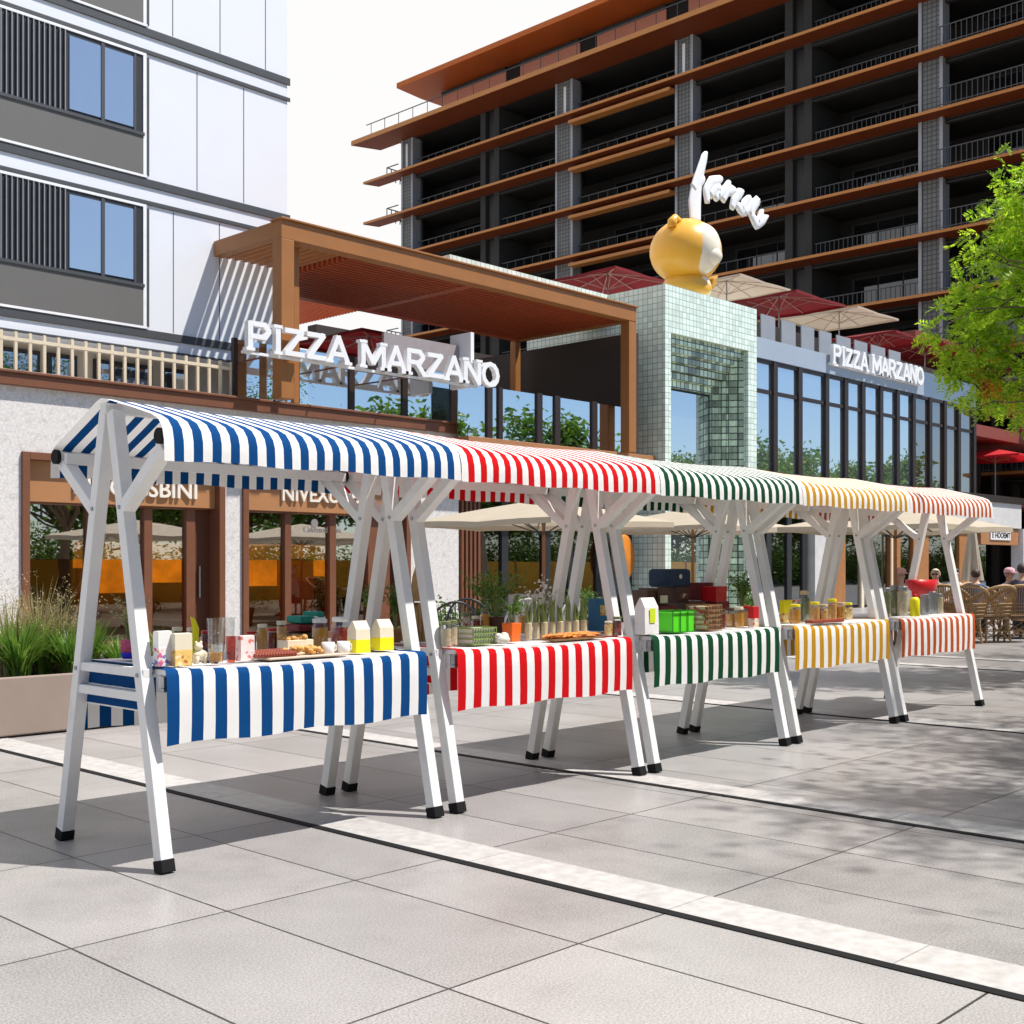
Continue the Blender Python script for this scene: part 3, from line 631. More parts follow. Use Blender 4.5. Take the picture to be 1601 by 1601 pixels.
# setback wall with windows behind the railing
setm = mat('beige_render', (.50,.44,.36), .8, .1, 3)
WG = glass('dark_window', (.03,.035,.04), .35, False)
m = MB(); zsb = at(0, 514, 21.5).z; m.box(-6, 15.4, 22.6, 22.9, ZL-.04, zsb+.3); m.build('setback_wall', setm, shop)
for k, (a, b) in enumerate(((-40, 60), (72, 118), (145, 235), (250, 290))):
    m = MB(); u0_, u1_ = ux(a, 22.6), ux(b, 22.6); m.box(u0_, u1_, 22.52, 22.597, ZL, zsb-.12); f = m.build('terrace_window', black, shop)
    m = MB(); m.box(u0_+.07, u1_-.07, 22.50, 22.517, ZL+.05, zsb-.2); m.build('pane', WG, f)
# glass wind screen along the terrace edge
bg = glass('screen_glass', (.42,.5,.45), .62, wob=.05)
zg = at(462, 545, VW+.1).z
for a, b in ((370,457),(467,545),(553,628),(636,704)):
    m = MB(); m.box(ux(a,VW+.1), ux(b,VW+.1), VW+.1, VW+.115, ZL+.05, zg); m.build('glass_screen', bg, shop)
for a, b in ((364,370),(457,467),(545,553),(628,636),(704,713)):
    m = MB(); m.box(ux(a,VW+.1), ux(b,VW+.1), VW+.06, VW+.16, ZL+.05, zg+.02); m.build('screen_post', mat('dark_brown_metal', (.026,.014,.010), .45), shop)
# ================================================================== middle glazing below the pergola
VP = 19.15
mid = thing('cafe_building', (22, VW, 0), 'brown glazed cafe front between stone pier and green tiled tower', 'building')
P2 = ux(985, VW); zs0 = at(745, 683, VP+.3).z; zs1 = at(745, 708, VP+.3).z
m = MB(); m.box(ux(745,VP), 25.9, VP+.25, VP+.75, zs1, zs0); m.build('ledge', bronze, mid, bevel=.01)
m = MB(); m.box(E+.1, 25.95, VW+.12, VW+.5, 3.35, zs1); m.build('lintel', corten, mid)
m = MB(); u = E + .12
while u < ux(750, VW): m.box(u, u+.07, VW+.02, VW+.14, .05, 3.34); u += .135
m.build('slat_screen', corten, mid)
m = MB(); m.box(E+.1, ux(750,VW), VW+.2, VW+.24, .02, 3.34); m.build('screen_back', black, mid)
for a, b in ((752,782),(792,846),(858,886),(893,930),(938,970)):
    m = MB(); m.box(ux(a,VW+.3), ux(b,VW+.3), VW+.3, VW+.315, .1, 3.34); m.build('window_pane', cafe_glass, mid)
for a, b in ((782,792),(846,858),(886,893),(930,938),(970,985)):
    m = MB(); m.box(ux(a,VW+.3), ux(b,VW+.3), VW+.24, VW+.4, .0, 3.34); m.build('window_post', black, mid)
m = MB(); m.box(19.3, 25.9, 23.0, 23.1, 0, 3.4); m.build('interior_wall', mat('dark_red_wall', (.10,.035,.015), .7), mid)
p = at(985, 872, VW-.3); t = MB(); t.lathe([(.01,0),(.42,.02),(.46,.05),(.42,.08),(.01,.1)], n=28, sy=1.35); t.xf(Matrix.Translation((p.x, VW-.05, p.z)) @ Matrix.Rotation(R(90),4,'X'))
lant = tag(t.build('round_sign', mat('orange_sign', (.60,.20,.02), .4, .4, 4), smooth=True), 'orange oval hanging sign in front of dark cafe glazing', 'sign')
# upper glass screen right of the step
z0_, z1_ = zs0, at(850, 618, VP+.5).z
for a, b in ((716,760),(768,778),(784,838),(846,866),(874,924),(932,976)):
    m = MB(); m.box(ux(a,VP+.5), ux(b,VP+.5), VP+.5, VP+.515, z0_, z1_); m.build('glass_screen', bg, mid)
for a, b in ((760,768),(778,784),(838,846),(866,874),(924,932)):
    m = MB(); m.box(ux(a,VP+.5), ux(b,VP+.5), VP+.45, VP+.56, z0_, z1_+.03); m.build('screen_post', mat('dark_brown_metal', (.026,.014,.010), .45), mid)
# dark rear block of the terrace
m = MB(); m.box(20.5, 31, 27.0, 27.4, ZL, 8.2); m.build('rear_wall', mat('dark_wall', (.035,.028,.024), .8), mid)
m = MB(); m.box(25.15, 25.3, VP+.35, 27, ZL, 7.62); m.build('side_wall', mat('dark_wall', (.035,.028,.024), .8), mid)
m = MB(); m.box(14.5, 20.4, 28.0, 28.4, ZL, 7.2); m.build('rear_wall', setm, mid)
# ================================================================== pergola
perg = thing('pergola', (19, VP, ZL), 'large rust brown slatted steel pergola over the first floor terrace', 'pergola')
PU0, PU1 = ux(440, VP), ux(995, VP); zt = at(440, 342, VP).z; zbm = zt - .36; VB = 23.3
brn = mat('rust_brown_steel', (.32,.125,.028), .5, .12, 2, dirt=.2); slm = mat('slat_brown', (.36,.066,.018), .5, .2, 3)
m = MB(); m.bar((PU0+.15, VP+.15, ZL), (PU0+.15, VP+.15, zbm), .3, .3); m.build('post', brn, perg, bevel=.01)
m = MB(); m.bar((PU1-.14, VP+.15, zs0), (PU1-.14, VP+.15, zbm), .28, .3); m.build('post', brn, perg, bevel=.01)
for u in (PU0+.62, PU1-.15):
    m = MB(); m.bar((u, VB, ZL), (u, VB, zbm), .2, .2) if u > 20 else m.bar((u, VP+.4, ZL), (u, VP+.4, zbm), .09, .12); m.build('post', brn, perg)
m = MB(); m.box(PU0, PU1, VP, VP+.3, zbm, zt).box(PU0-.03, PU1+.03, VP-.05, VP+.34, zt, zt+.04); m.build('front_beam', brn, perg, bevel=.008)
m = MB(); m.box(PU0, PU0+.22, VP+.3, 21.49, zbm+.05, zt); m.build('side_beam', brn, perg, bevel=.008)
m = MB(); m.box(PU1-.25, PU1, VP+.3, VB, zbm, zt); m.build('side_beam', brn, perg, bevel=.008)
um = 19.05
m = MB(); m.box(um-.12, um+.12, VP+.3, VB, zbm, zt-.02).box(PU0+.22, um-.121, VB-.25, VB, zbm, zt-.03).box(um+.121, PU1-.251, VB-.25, VB, zbm, zt-.03); m.build('cross_beam', slm, perg, bevel=.006)
m = MB(); v = VP + .36
while v < VB - .3:
    m.box(15.62, um-.13, v, v+.05, zbm+.0, zbm+.15).box(um+.13, PU1-.26, v, v+.05, zbm+.0, zbm+.15); v += .17
m.build('roof_slats', slm, perg)
m = MB(); m.box(15.62, um-.13, VP+.32, VB-.27, zbm+.22, zbm+.25).box(um+.13, PU1-.26, VP+.32, VB-.27, zbm+.22, zbm+.25); m.build('roof_sheet', slm, perg)
m = MB(); u = PU0 + .3
while u < 15.55: m.box(u, u+.07, VP+.31, 21.48, zbm+.06, zbm+.24); u += .2
m.build('side_slats', brn, perg)
m = MB(); v = VB + .05
while v < 27: m.box(15.62, um, v, v+.045, zbm+.02, zbm+.18); v += .125
m.build('roof_slats', slm, perg)
# ================================================================== big slab lettering
LET = {'P': [((0,0),(0,1)),((0,.97),(.5,.97)),((.5,.97),(.66,.76)),((.66,.76),(.5,.5)),((0,.5),(.5,.5))],
 'I': [((.12,0),(.12,1))], 'Z': [((0,.93),(.62,.93)),((.6,.95),(.04,.06)),((0,.07),(.66,.07))],
 'A': [((0,0),(.36,1)),((.36,1),(.74,0)),((.16,.32),(.58,.32))], 'M': [((0,0),(0,1)),((0,1),(.42,.2)),((.42,.2),(.84,1)),((.84,1),(.84,0))],
 'R': [((0,0),(0,1)),((0,.97),(.48,.97)),((.48,.97),(.64,.76)),((.64,.76),(.48,.5)),((0,.5),(.48,.5)),((.34,.5),(.7,0))],
 'N': [((0,0),(0,1)),((0,1),(.66,0)),((.66,0),(.66,1))], 'O': [((.36+.36*math.cos(a*.5236), .5+.47*math.sin(a*.5236)),(.36+.36*math.cos((a+1)*.5236), .5+.47*math.sin((a+1)*.5236))) for a in range(12)]}
WID = {'P':.72,'I':.26,'Z':.68,'A':.78,'M':.88,'R':.74,'N':.72,'O':.76,' ':.30}
SERIF = {'P':[(0,0)],'I':[(.12,0),(.12,1)],'A':[(0,0),(.74,0)],'M':[(0,0),(.84,0),(0,1),(.84,1)],'R':[(0,0),(.72,0)],'N':[(0,0),(0,1),(.66,1)],'Z':[],'O':[]}
def big_letters(txt, p, wtot, h, dep, mt, parent, th=.2):
    tot = sum(WID[c] + .14 for c in txt); s = wtot / tot; x = 0
    for c in txt:
        if c != ' ':
            m = MB(); k = 0
            for a, b in LET[c]:
                P_ = Vector((p.x + (x+a[0])*s, p.y - .0013*k, p.z + a[1]*h)); Q_ = Vector((p.x + (x+b[0])*s, p.y - .0013*k, p.z + b[1]*h)); d = (Q_-P_).normalized()*.02
                m.bar(P_-d, Q_+d, th*h*(.85 if abs(d.x) > abs(d.z)*1.5 else 1), dep - .0013*k, 0, up=(0,1,0)); k += 1
            for a in SERIF[c]:
                cx, cz = p.x + (x+a[0])*s, p.z + (a[1] if a[1] == 0 else a[1]-.0)*h; m.box(cx-.19*h, cx+.19*h, p.y-dep/2-.006, p.y+dep/2+.004, cz-.05*h, cz+.07*h)
            m.build('letter', mt, parent)
        x += WID[c] + .14
signw = mat('sign_white', (.80,.80,.80), .4, .03)
p = at(382, 545, VP-.15); p.z += .0; sg = thing('lettered_sign', p, 'long sign of big white slab letters spelling PIZZA MARZANO before the pergola', 'sign')
wt = ux(776, VP-.15) - p.x
big_letters('PIZZA MARZANO', p + Vector((.1, 0, .0)), wt, .50, .12, signw, sg, .22)
m = MB(); m.box(p.x, p.x+wt-.55, VP-.10, VP-.04, p.z-.07, p.z-.02); m.build('sign_rail', signw, sg)
m = MB(); q0, q1 = ux(648, VP+.6), ux(743, VP-.1); m.box(q1-.1, q1, VP-.06, VP+.6, p.z-.06, at(745, 522, VP).z); m.build('sign_end_plate', signw, sg)
m = MB(); m.box(q1-2.3, q1-.101, VP+.3, VP+.36, p.z+.25, at(745, 530, VP).z-.15); m.build('sign_back_board', mat('sign_back', (.30,.26,.26), .6), sg)
for uu in (p.x+.7, p.x+2.4, p.x+4.2): m = MB(); m.bar((uu, VP-.03, p.z-.02), (uu, VP+.9, p.z-.03), .03, .03); m.build('sign_bracket', corten, sg)
# ================================================================== white panelled building
VG = 21.5; UE = ux(449, VG)
wb = thing('office_building', (4, VG, 0), 'white panelled multi storey building with dark grey window bands at upper left', 'building')
panel = mat('white_panel', (.76,.775,.81), .35, .03, 1); trim = mat('dark_grey_trim', (.055,.058,.062), .5); dgrey = mat('grey_panel', (.125,.12,.112), .6, .06, 2)
Zp = lambda y: at(0, y, VG).z
PIT = Zp(228) - Zp(486.5); zA = Zp(514); UW = ux(222, VG); ztop = zA + PIT * 8
m = MB(); m.box(-8, UE, VG, 38, zA, ztop); m.build('wall', panel, wb)
sky_glass = glass('sky_glass', (.22,.25,.28), .50, False)
for k in range(-0, 7):
    dz = PIT * k
    for y in (486.5,):
        m = MB(); m.box(-8, UE+.06, VG-.035, VG-.002, Zp(494)+dz, Zp(480)+dz); m.build('floor_trim', trim, wb, bevel=.008)
        m = MB(); m.box(-8, UE+.06, VG-.035, VG-.002, Zp(266)+dz-PIT, Zp(258.5)+dz-PIT) if k else m.box(-8, UE+.02, VG-.05, VG-.002, Zp(516)+dz, Zp(512)+dz); m.build('floor_trim', trim, wb, bevel=.008)
    zl, zh = Zp(404)+dz, Zp(274)+dz
    gp_ = MB(); gp_.box(-8, UW, VG-.05, VG-.003, Zp(475)+dz, zl-.04); gp_.build('spandrel_panel', dgrey, wb)
    m = MB(); m.box(-8, UW+.09, VG-.052, VG-.002, Zp(479)+dz, Zp(475)+dz-.002).box(UW+.002, UW+.07, VG-.052, VG-.002, Zp(475)+dz, zh+.08).box(-8, UW+.001, VG-.052, VG-.002, zh+.03, zh+.08); m.build('window_trim', mat('trim_white', (.82,.82,.84), .4), wb)
    m = MB(); m.box(UW+.075, UW+.14, VG-.03, VG-.003, Zp(475)+dz, zh+.02); m.build('shadow_gap', trim, wb)
    xs0, xs1, xs2, xs3 = 107, 156, 162, 207
    w = MB(); w.box(-8, UW, VG-.03, VG-.004, zl-.039, zh+.029); fr = w.build('window_band', black, wb)
    m = MB(); m.box(-8, UW+.02, VG-.075, VG-.031, zl-.06, zl+.0); m.build('sill', trim, fr)
    for a, b in ((xs0,xs1),(xs2,xs3)):
        m = MB(); m.box(ux(a,VG), ux(b,VG), VG-.046, VG-.032, zl+.06, zh-.06); m.build('pane', sky_glass, fr)
    m = MB(); m.box(ux(xs1,VG)+.003, ux(xs2,VG)-.003, VG-.06, VG-.031, zl+.001, zh); m.box(ux(xs3,VG)+.003, ux(xs3,VG)+.05, VG-.06, VG-.031, zl+.001, zh); m.build('mullion', trim, fr)
    m = MB(); u = -7.9
    while u < ux(104, VG): m.box(u, u+.017, VG-.075, VG-.032, zl+.001, zh+.02); u += .10
    m.build('louvre', mat('louvre_grey', (.28,.28,.29), .5, metal=.3), fr)
    m = MB()
    for x in ((271,343) if k == 0 else (308,381) if k % 2 else (270,344,415)):
        u = ux(x, VG); m.box(u-.009, u+.009, VG-.003, VG+.0, Zp(478)+dz, Zp(268)+dz)
    m.build('panel_joint', trim, wb)
# ================================================================== green tiled tower
tile = grid_mat('mint_glazed_tile', (.70,.80,.70), (.27,.35,.29), (.16,.16,.16), (.07,.05,.03), .015, .2, .15, .5, jitter=.24)
TU0, TU1, VT = ux(1040, 19.15), ux(1183, 19.15), 19.15; ZT = at(1040, 443, VT).z
tw = thing('tiled_tower', ((TU0+TU1)/2, VT+2, 0), 'pale mint tiled entrance tower with a stepped portal and tall window', 'tower')
zt_p = at(440, 342, VP).z + .06
pu0, pu1, pz = ux(1049, VT), ux(1170, VT), at(1050, 520, VT).z
m = MB(); VTB = VT + 5
m.box(TU0, pu0, VT, VTB, 0, ZT).box(pu1, TU1, VT, VTB, 0, ZT).box(pu0, pu1, VT, VTB, pz, ZT).box(TU0-6, TU0-.002, 21.1, 22, zt_p, ZT)
m.build('wall', tile, tw)
ptile = grid_mat('portal_tile', (.55,.66,.50), (.08,.11,.08), (.19,.19,.19), (.07,.05,.03), .03, .4, .10, .6, jitter=1.1)
ns = 6; du = .10; dz = .21; dv = .13
for k in range(ns):
    a0, a1, z = pu0+.001+du*k, pu1-.001-du*k, pz-.001-dz*k; v0 = VT + .03 + dv*(k+1)
    m = MB(); m.box(a0, a0+du, v0, VTB-.1, .3, z).box(a1-du, a1, v0, VTB-.1, .3, z).box(a0+du, a1-du, v0, VTB-.1, z-dz, z); m.build('portal_step', ptile, tw)
wu0, wu1, wz = pu0+du*ns, pu1-du*ns, pz-dz*ns; vw = VT + .03 + dv*ns + .1
m = MB(); m.box(wu0, wu1, vw+.02, vw+.06, .3, wz); f = m.build('portal_window', black, tw)
m = MB(); m.box(wu0+.06, wu1-.06, vw, vw+.018, .3, wz-.06); m.build('pane', blue_glass, f)
# ================================================================== right hand glazed building
VF = 20.9
rb = thing('glazed_building', (40, VF, 0), 'two storey building with blue curtain glazing and grey fascia right of tiled tower', 'building')
G0, G1, G2, G3 = TU1+.05, ux(1426, VF), ux(1521, VF), ux(1590, VF)
zA_, zB_, zC_, zD_ = at(1183, 737, VF).z, at(1183, 610, VF).z, at(1183, 560, VF).z, at(1183, 528, VF).z
fasc = mat('blue_grey_fascia', (.33,.38,.45), .35, .05, 1); dkbr = mat('dark_brown_metal', (.026,.014,.010), .45)
m = MB(); m.box(G0, ux(1440,VF), VF-.12, VF+.3, zC_, zD_); m.build('fascia', fasc, rb, bevel=.01)
mx = [1183,1209,1248,1290,1320,1347,1375,1401,1426,1452,1475,1497,1521]
for i in range(len(mx)-1):
    a, b = (G0 if i == 0 else ux(mx[i], VF)), ux(mx[i+1], VF); gm = blue_glass if mx[i] < 1426 else brown_glass
    w = MB(); w.box(b-.12, b+.12, VF-.1, VF+.2, zA_, zC_).box(a+.12, b-.121, VF-.05, VF+.1, zB_-.06, zB_+.06).box(a+.12, b-.121, VF-.06, VF+.1, zC_-.12, zC_); f = w.build('window', dkbr, rb)
    m = MB(); m.box(a+.121, b-.121, VF, VF+.02, zA_, zB_-.061); m.build('pane', gm, f)
    m = MB(); m.box(a+.121, b-.121, VF, VF+.02, zB_+.061, zC_-.121); m.build('pane', gm, f)
m = MB(); m.box(ux(1440,VF)+.02, G2+.16, VF-.05, VF+.2, zC_, zD_+.3); m.build('brown_parapet', brown_glass, rb)
m = MB(); m.box(G0-.0, G3+.2, VF-.3, VF+.3, zA_-.28, zA_); m.build('ledge', dkbr, rb, bevel=.01)
zE = at(1590, 827, VF).z
m = MB(); m.box(ux(1262,VF), G3, VF-.2, VF+.3, zE, zA_-.281); m.build('concrete_band', plain_conc, rb, bevel=.01)
m = MB(); m.box(G0, G2, VF+.4, 32, zA_-.2, zA_-.1).box(G0, G2, VF+.31, 32, zC_, zC_+.1); m.build('floor_slab', plain_conc, rb)
m = MB(); m.box(G0, G2, VF+3, VF+3.1, zA_, zC_); m.build('interior_wall', dkint, rb)
m = MB(); m.box(ux(1264,VF), ux(1283,VF), VF-.25, VF+.3, 0, zE); m.build('pillar', plain_conc, rb)
m = MB(); m.box(G0, ux(1262,VF), VF, VF+.02, 0, 3.6); m.build('window_pane', cafe_glass, rb)
m = MB()
for x in (1200, 1232, 1256): m.box(ux(x,VF)-.14, ux(x,VF)+.14, VF-.06, VF+.1, 0, 3.6)
m.box(G0, ux(1262,VF), VF-.05, VF+.25, 3.6, zA_-.282); m.build('window_frame', black, rb)
m = MB(); m.box(G0, 56, 24.4, 24.6, 0, 4.2); m.build('interior_wall', mat('dark_red_wall', (.10,.035,.015), .7), rb)
wood2 = mat('orange_wood_cladding', (.36,.15,.045), .5, .25, 4)
for a, b in ((1300,1322),(1392,1408),(1428,1452),(1500,1516)):
    m = MB(); m.box(ux(a,VF), ux(b,VF), VF, VF+.2, 0, zE); m.build('wood_cladding', wood2, rb)
m = MB(); m.box(ux(1322,VF)+.002, ux(1455,VF), VF-.05, VF+.25, zE-.45, zE-.002); m.build('wood_header', wood2, rb)
for a, b in ((1324,1348),(1352,1390),(1410,1426),(1455,1498),(1518,1545)):
    m = MB(); m.box(ux(a,VF), ux(b,VF), VF+.1, VF+.12, .1, zE-.46); m.build('window_pane', cafe_glass, rb)
m = MB(); m.box(ux(1350,VF)-.1, ux(1350,VF)+.1, VF+.02, VF+.15, 0, zE-.46); m.box(ux(1391,VF)-.05, ux(1391,VF)+.05, VF-.1, VF-.06, 0, zE-.46); m.build('window_post', cream, rb)
sgp = at(1533, 851, VF-.1); m = MB(); m.box(sgp.x, G3-.1, VF-.12, VF+.1, sgp.z, zE-.05); m.build('sign_panel', bronze, rb, bevel=.01)
q = at(1549, 844, VF-.16); q1_ = at(1580, 834, VF-.16); m = MB(); m.box(q.x, q1_.x, VF-.17, VF-.121, q.z, q.z+.42); m.build('sign_plaque', paperw, rb, bevel=.02)
mb = text_mb('E HOOEMT', .34, .01, Matrix.Translation((q.x+.12, VF-.177, q.z+.1)), .004); s_ = (q1_.x-q.x-.2)/max(1e-3, max(w.x for w in mb.v)-q.x-.12)
mb.xf(Matrix.Translation((q.x+.12,0,0)) @ Matrix.Diagonal((s_,1,1,1)) @ Matrix.Translation((-q.x-.12,0,0))); build_letters(mb, black, rb)
m = MB(); m.box(G3-.02, G3+.2, VF-.3, VF+.25, 0, zE-.01); m.build('corner_post', paperw, rb)
# roof terrace parapet of pale sheets
for k, (a, b) in enumerate(((1190,1212),(1222,1244),(1253,1273),(1281,1300),(1308,1330),(1336,1356),(1362,1384),(1390,1408))):
    m = MB(); m.box(ux(a,VF+.5), ux(b,VF+.5), VF+.5, VF+.54, zD_-.3, zD_+1.0); m.build('parapet_sheet', mat('pale_screen', (.27,.28,.30), .4, .1, 2), rb)
m = MB(); m.box(G0, G2, VF+1.3, VF+1.4, zC_+.1, zD_+1.0); m.build('rear_wall', dkint, rb)
p = at(1302, 568, VF-.25); sg2 = thing('lettered_sign', p, 'smaller white sign spelling PIZZA MARZANO above grey fascia of glazed building', 'sign')
big_letters('PIZZA MARZANO', p, ux(1443, VF-.25)-p.x, .62, .14, signw, sg2, .22)
m = MB(); m.box(p.x-.1, ux(1440,VF-.25), VF-.2, VF-.121, p.z-.05, p.z+.03); m.build('sign_rail', signw, sg2)
# recessed block at far right
fb = thing('terrace_building', (54, 24, 0), 'dark terrace building with red beam beyond the glazed building at far right', 'building')
for z0, z1 in ((zA_-.3, zA_), (at(1560,693,24).z-.5, at(1560,693,24).z), (11.2, 11.8)):
    m = MB(); m.box(G2+.4, 61, 21.4 if z1 < 9 else 23.6, 30, z0, z1); m.build('floor_slab', mat('red_brown_slab', (.22,.05,.035), .6), fb)
m = MB(); m.box(G2+.4, 61, 29.5, 29.9, 0, 11.2); m.build('rear_wall', dkint, fb)
for x in (1528, 1562, 1594):
    m = MB(); u = ux(x, 24.2); m.box(u-.2, u+.2, 24.1, 24.5, 0, 11.2); m.build('column', dkbr, fb)
m = MB(); u = ux(1582, 22.0); m.box(u, u+2.2, 21.9, 22.0, at(1560,693,24).z, at(1583,635,22).z); m.build('red_panel', mat('crimson_panel', (.55,.02,.07), .5), fb)
# ================================================================== the dark apartment tower
UT = 61.5
ap = thing('apartment_tower', (UT+8, 45, 0), 'tall dark apartment tower with rust coloured balcony slabs behind the terrace', 'building')
slabm = mat('rust_slab', (.17,.038,.011), .6, .2, .6, spec=.2); slabt = mat('slab_edge', (.50,.19,.04), .5, .1, 1); dk = mat('charcoal_wall', (.034,.032,.030), .8, .3, .7, spec=.1); dk2 = mat('charcoal_frame', (.055,.053,.05), .7, spec=.1)  # sunlit lip and shaded underside of the slabs are put into these two colours
railm = mat('dark_rail', (.055,.055,.06), .4); colm = grid_mat('gridded_column', (.16,.16,.155), (.06,.06,.06), (.25,.25,.25), (.1,.1,.1), .05, .2, .6, .3, jitter=.2); striplt = mat('pale_strip', (.34,.34,.355), .4)
sal = mat('salmon_panel', (.62,.24,.15), .6, .1, 1); tglass = glass('tower_glass', (.012,.012,.013), .07, False)
V0, V1 = 16.0, 70.5
def vx(x, u=UT): return atu(x, 885, u).y
ztopslab = 34.07; FH = 3.16
FL = [31.46 - FH * k for k in range(0, 10)]
m = MB(); m.box(UT+3.2, UT+16, V0, V1, 0, ztopslab); m.build('core_wall', dk, ap)
m = MB(); m.box(UT+.905, UT+3.195, V1-.2, V1, 0, ztopslab-.01); m.build('end_wall', dk, ap)
def slab(z, ov, th, v1, mt, top=.12, name='balcony_slab', v0=V0):
    # wedge: thin outer lip, thicker towards the wall, with a raked end
    poly = [(UT-.002, z-th), (UT-ov, z-top), (UT-ov, z), (UT-.002, z)]
    m = MB(); n = len(poly); vs = []
    for e, (va) in ((0, v0), (1, v1)):
        for (u, zz) in poly:
            vv = va if e == 0 else va - max(0, (u - (UT - ov))) * .55
            vs.append((u, vv, zz))
    m.add(vs, [tuple(range(n)), tuple(reversed(range(n, 2*n)))] + [((i+1)%n, i, n+i, n+(i+1)%n) for i in range(n)])
    return m.build(name, mt, ap)
for k, z in enumerate(FL):
    slab(z, 1.1, .2, 73.6, slabm)
    m = MB(); m.box(UT, UT+3.19, V0, V1, z-.30, z-.002); m.build('floor_slab', dk, ap)
    m = MB(); m.box(UT-1.16, UT-1.103, V0, 73.5, z-.13, z+.03); m.build('slab_edge', slabt, ap)
    a_, b_ = vx(1060), vx(902)
    m = MB(); m.box(UT-.9, UT-.2, a_, b_, z-.62, z-.42); m.build('slab_edge', slabt, ap)
slab(ztopslab+.42, 2.05, .42, 73.9, slabm, .3)
m = MB(); m.box(UT, UT+15, V0, 70.5, ztopslab, ztopslab+.418); m.build('floor_slab', dk, ap)
m = MB(); m.box(UT-2.11, UT-2.053, V0, 73.8, ztopslab+.12, ztopslab+.44); m.build('slab_edge', slabt, ap)
zr = 37.95
m = MB(); poly = [(UT+16, zr+.3), (UT+2, zr), (UT-.6, zr+.12), (UT-.6, zr+.5), (UT+16, zr+1.2)]
m.prism([(u, z) for u, z in poly], 1, V0, 70.2); m.build('roof', mat('roof_orange', (.52,.12,.02), .5, .15, .6, spec=.2), ap)
m = MB(); m.box(UT+2.2, UT+15, V0, 67.6, ztopslab+.42, zr-.002); m.build('penthouse_wall', dk, ap)
for a, b in ((790,690),(905,812),(1040,932),(1200,1075),(1400,1240)):
    m = MB(); m.box(UT+2.1, UT+2.19, vx(a, UT+2), vx(b, UT+2), ztopslab+.42, zr-.34); m.build('penthouse_panel', sal, ap)
    m = MB(); m.box(UT+2.02, UT+2.19, vx(a, UT+2), vx(b, UT+2), zr-.335, zr-.06); m.build('penthouse_blind', dk2, ap)
def rail(z, va, vb, u, h=1.0, stepv=.9):
    m = MB(); m.box(u-.03, u+.03, va, vb, z+h-.05, z+h); m.box(u-.02, u+.02, va, vb, z+.1, z+.14); v = va
    while v < vb: m.box(u-.018, u+.018, v, v+.035, z, z+h-.05); v += stepv
    return m.build('balcony_railing', railm, ap)
rail(ztopslab+.42, V0, 72.6, UT-1.6, 1.1, 1.6)
# columns and dark pilasters
cols = [(632,650),(873,900),(1060,1088),(1440,1478)]
for a, b in cols:
    va, vb = vx(b), vx(a)
    m = MB(); m.box(UT-.25, UT+.9, va+.18, vb-.18, 0, ztopslab-.02); m.build('column', colm, ap)
    m = MB(); m.box(UT-.32, UT+.5, va, va+.178, 0, ztopslab-.02).box(UT-.32, UT+.5, vb-.178, vb, 0, ztopslab-.02); m.build('column_edge', striplt, ap)
    m = MB(); m.box(UT-.30, UT-.252, va+.6, va+.8, ztopslab-2.4, ztopslab-.4); m.build('wall_light_strip', paperw, ap)
pils = [(752,781),(1228,1270)]
for a, b in pils:
    m = MB(); m.box(UT-.05, UT+3.19, vx(b), vx(b)+.5, 0, ztopslab-.02).box(UT-.05, UT+3.19, vx(a)-.5, vx(a), 0, ztopslab-.02); m.build('pilaster', dk2, ap)
    m = MB(); m.box(UT+.2, UT+.4, vx(b)+.5, vx(a)-.5, 0, ztopslab-.02); m.build('pilaster_infill', mat('near_black', (.008,.008,.008), .5), ap)
bays = [(622,1,640),(650,2,752),(781,3,873),(900,4,1060),(1088,5,1228),(1270,6,1440),(1478,7,1601)]
random.seed(21)
for k, z in enumerate(FL[:9]):
    for a, i, b in bays:
        if i == 1: continue
        va, vb = vx(b), vx(a)
        if i == 7: va = V0 + .5
        rail(z, va+.1, vb-.1, UT+.15 if i != 7 else UT-1.2, 1.0, .28 if i > 5 else .8)
        w = MB(); mid_ = (va+vb)/2; w.box(UT+3.10, UT+3.19, va+.8, vb-.8, z+.02, z+2.5); f = w.build('window', dk2, ap)
        n = 3; ww = (vb-va-1.9)/n
        for q in range(n):
            m = MB(); m.box(UT+3.06, UT+3.098, va+.95+q*ww+.05, va+.95+(q+1)*ww-.05, z+.1, z+2.4); m.build('pane', tglass, f)
        m = MB(); m.box(UT-.05, UT+.25, va+.02, vb-.02, z-.45, z-.365 if True else 0) ; m.build('soffit_beam', dk2, ap)
        if random.random() < .3:
            m = MB(); v_ = random.uniform(va+1, vb-2); m.box(UT+1.2, UT+1.8, v_, v_+1.0, z+.005, z+.75); m.build('balcony_planter', mat('pale_box', (.25,.25,.24), .6), ap)
    # end balcony turning the corner
    m = MB(); m.box(UT-.2, UT+3, 71.8, 71.86, z+.95, z+1.02); v = UT-.2
    while v < UT+3: m.box(v, v+.05, 71.8, 71.86, z, z+.95); v += .45
    m.box(UT-.2, UT-.14, V1, 71.79, z+.95, z+1.02); m.build('balcony_railing', railm, ap)
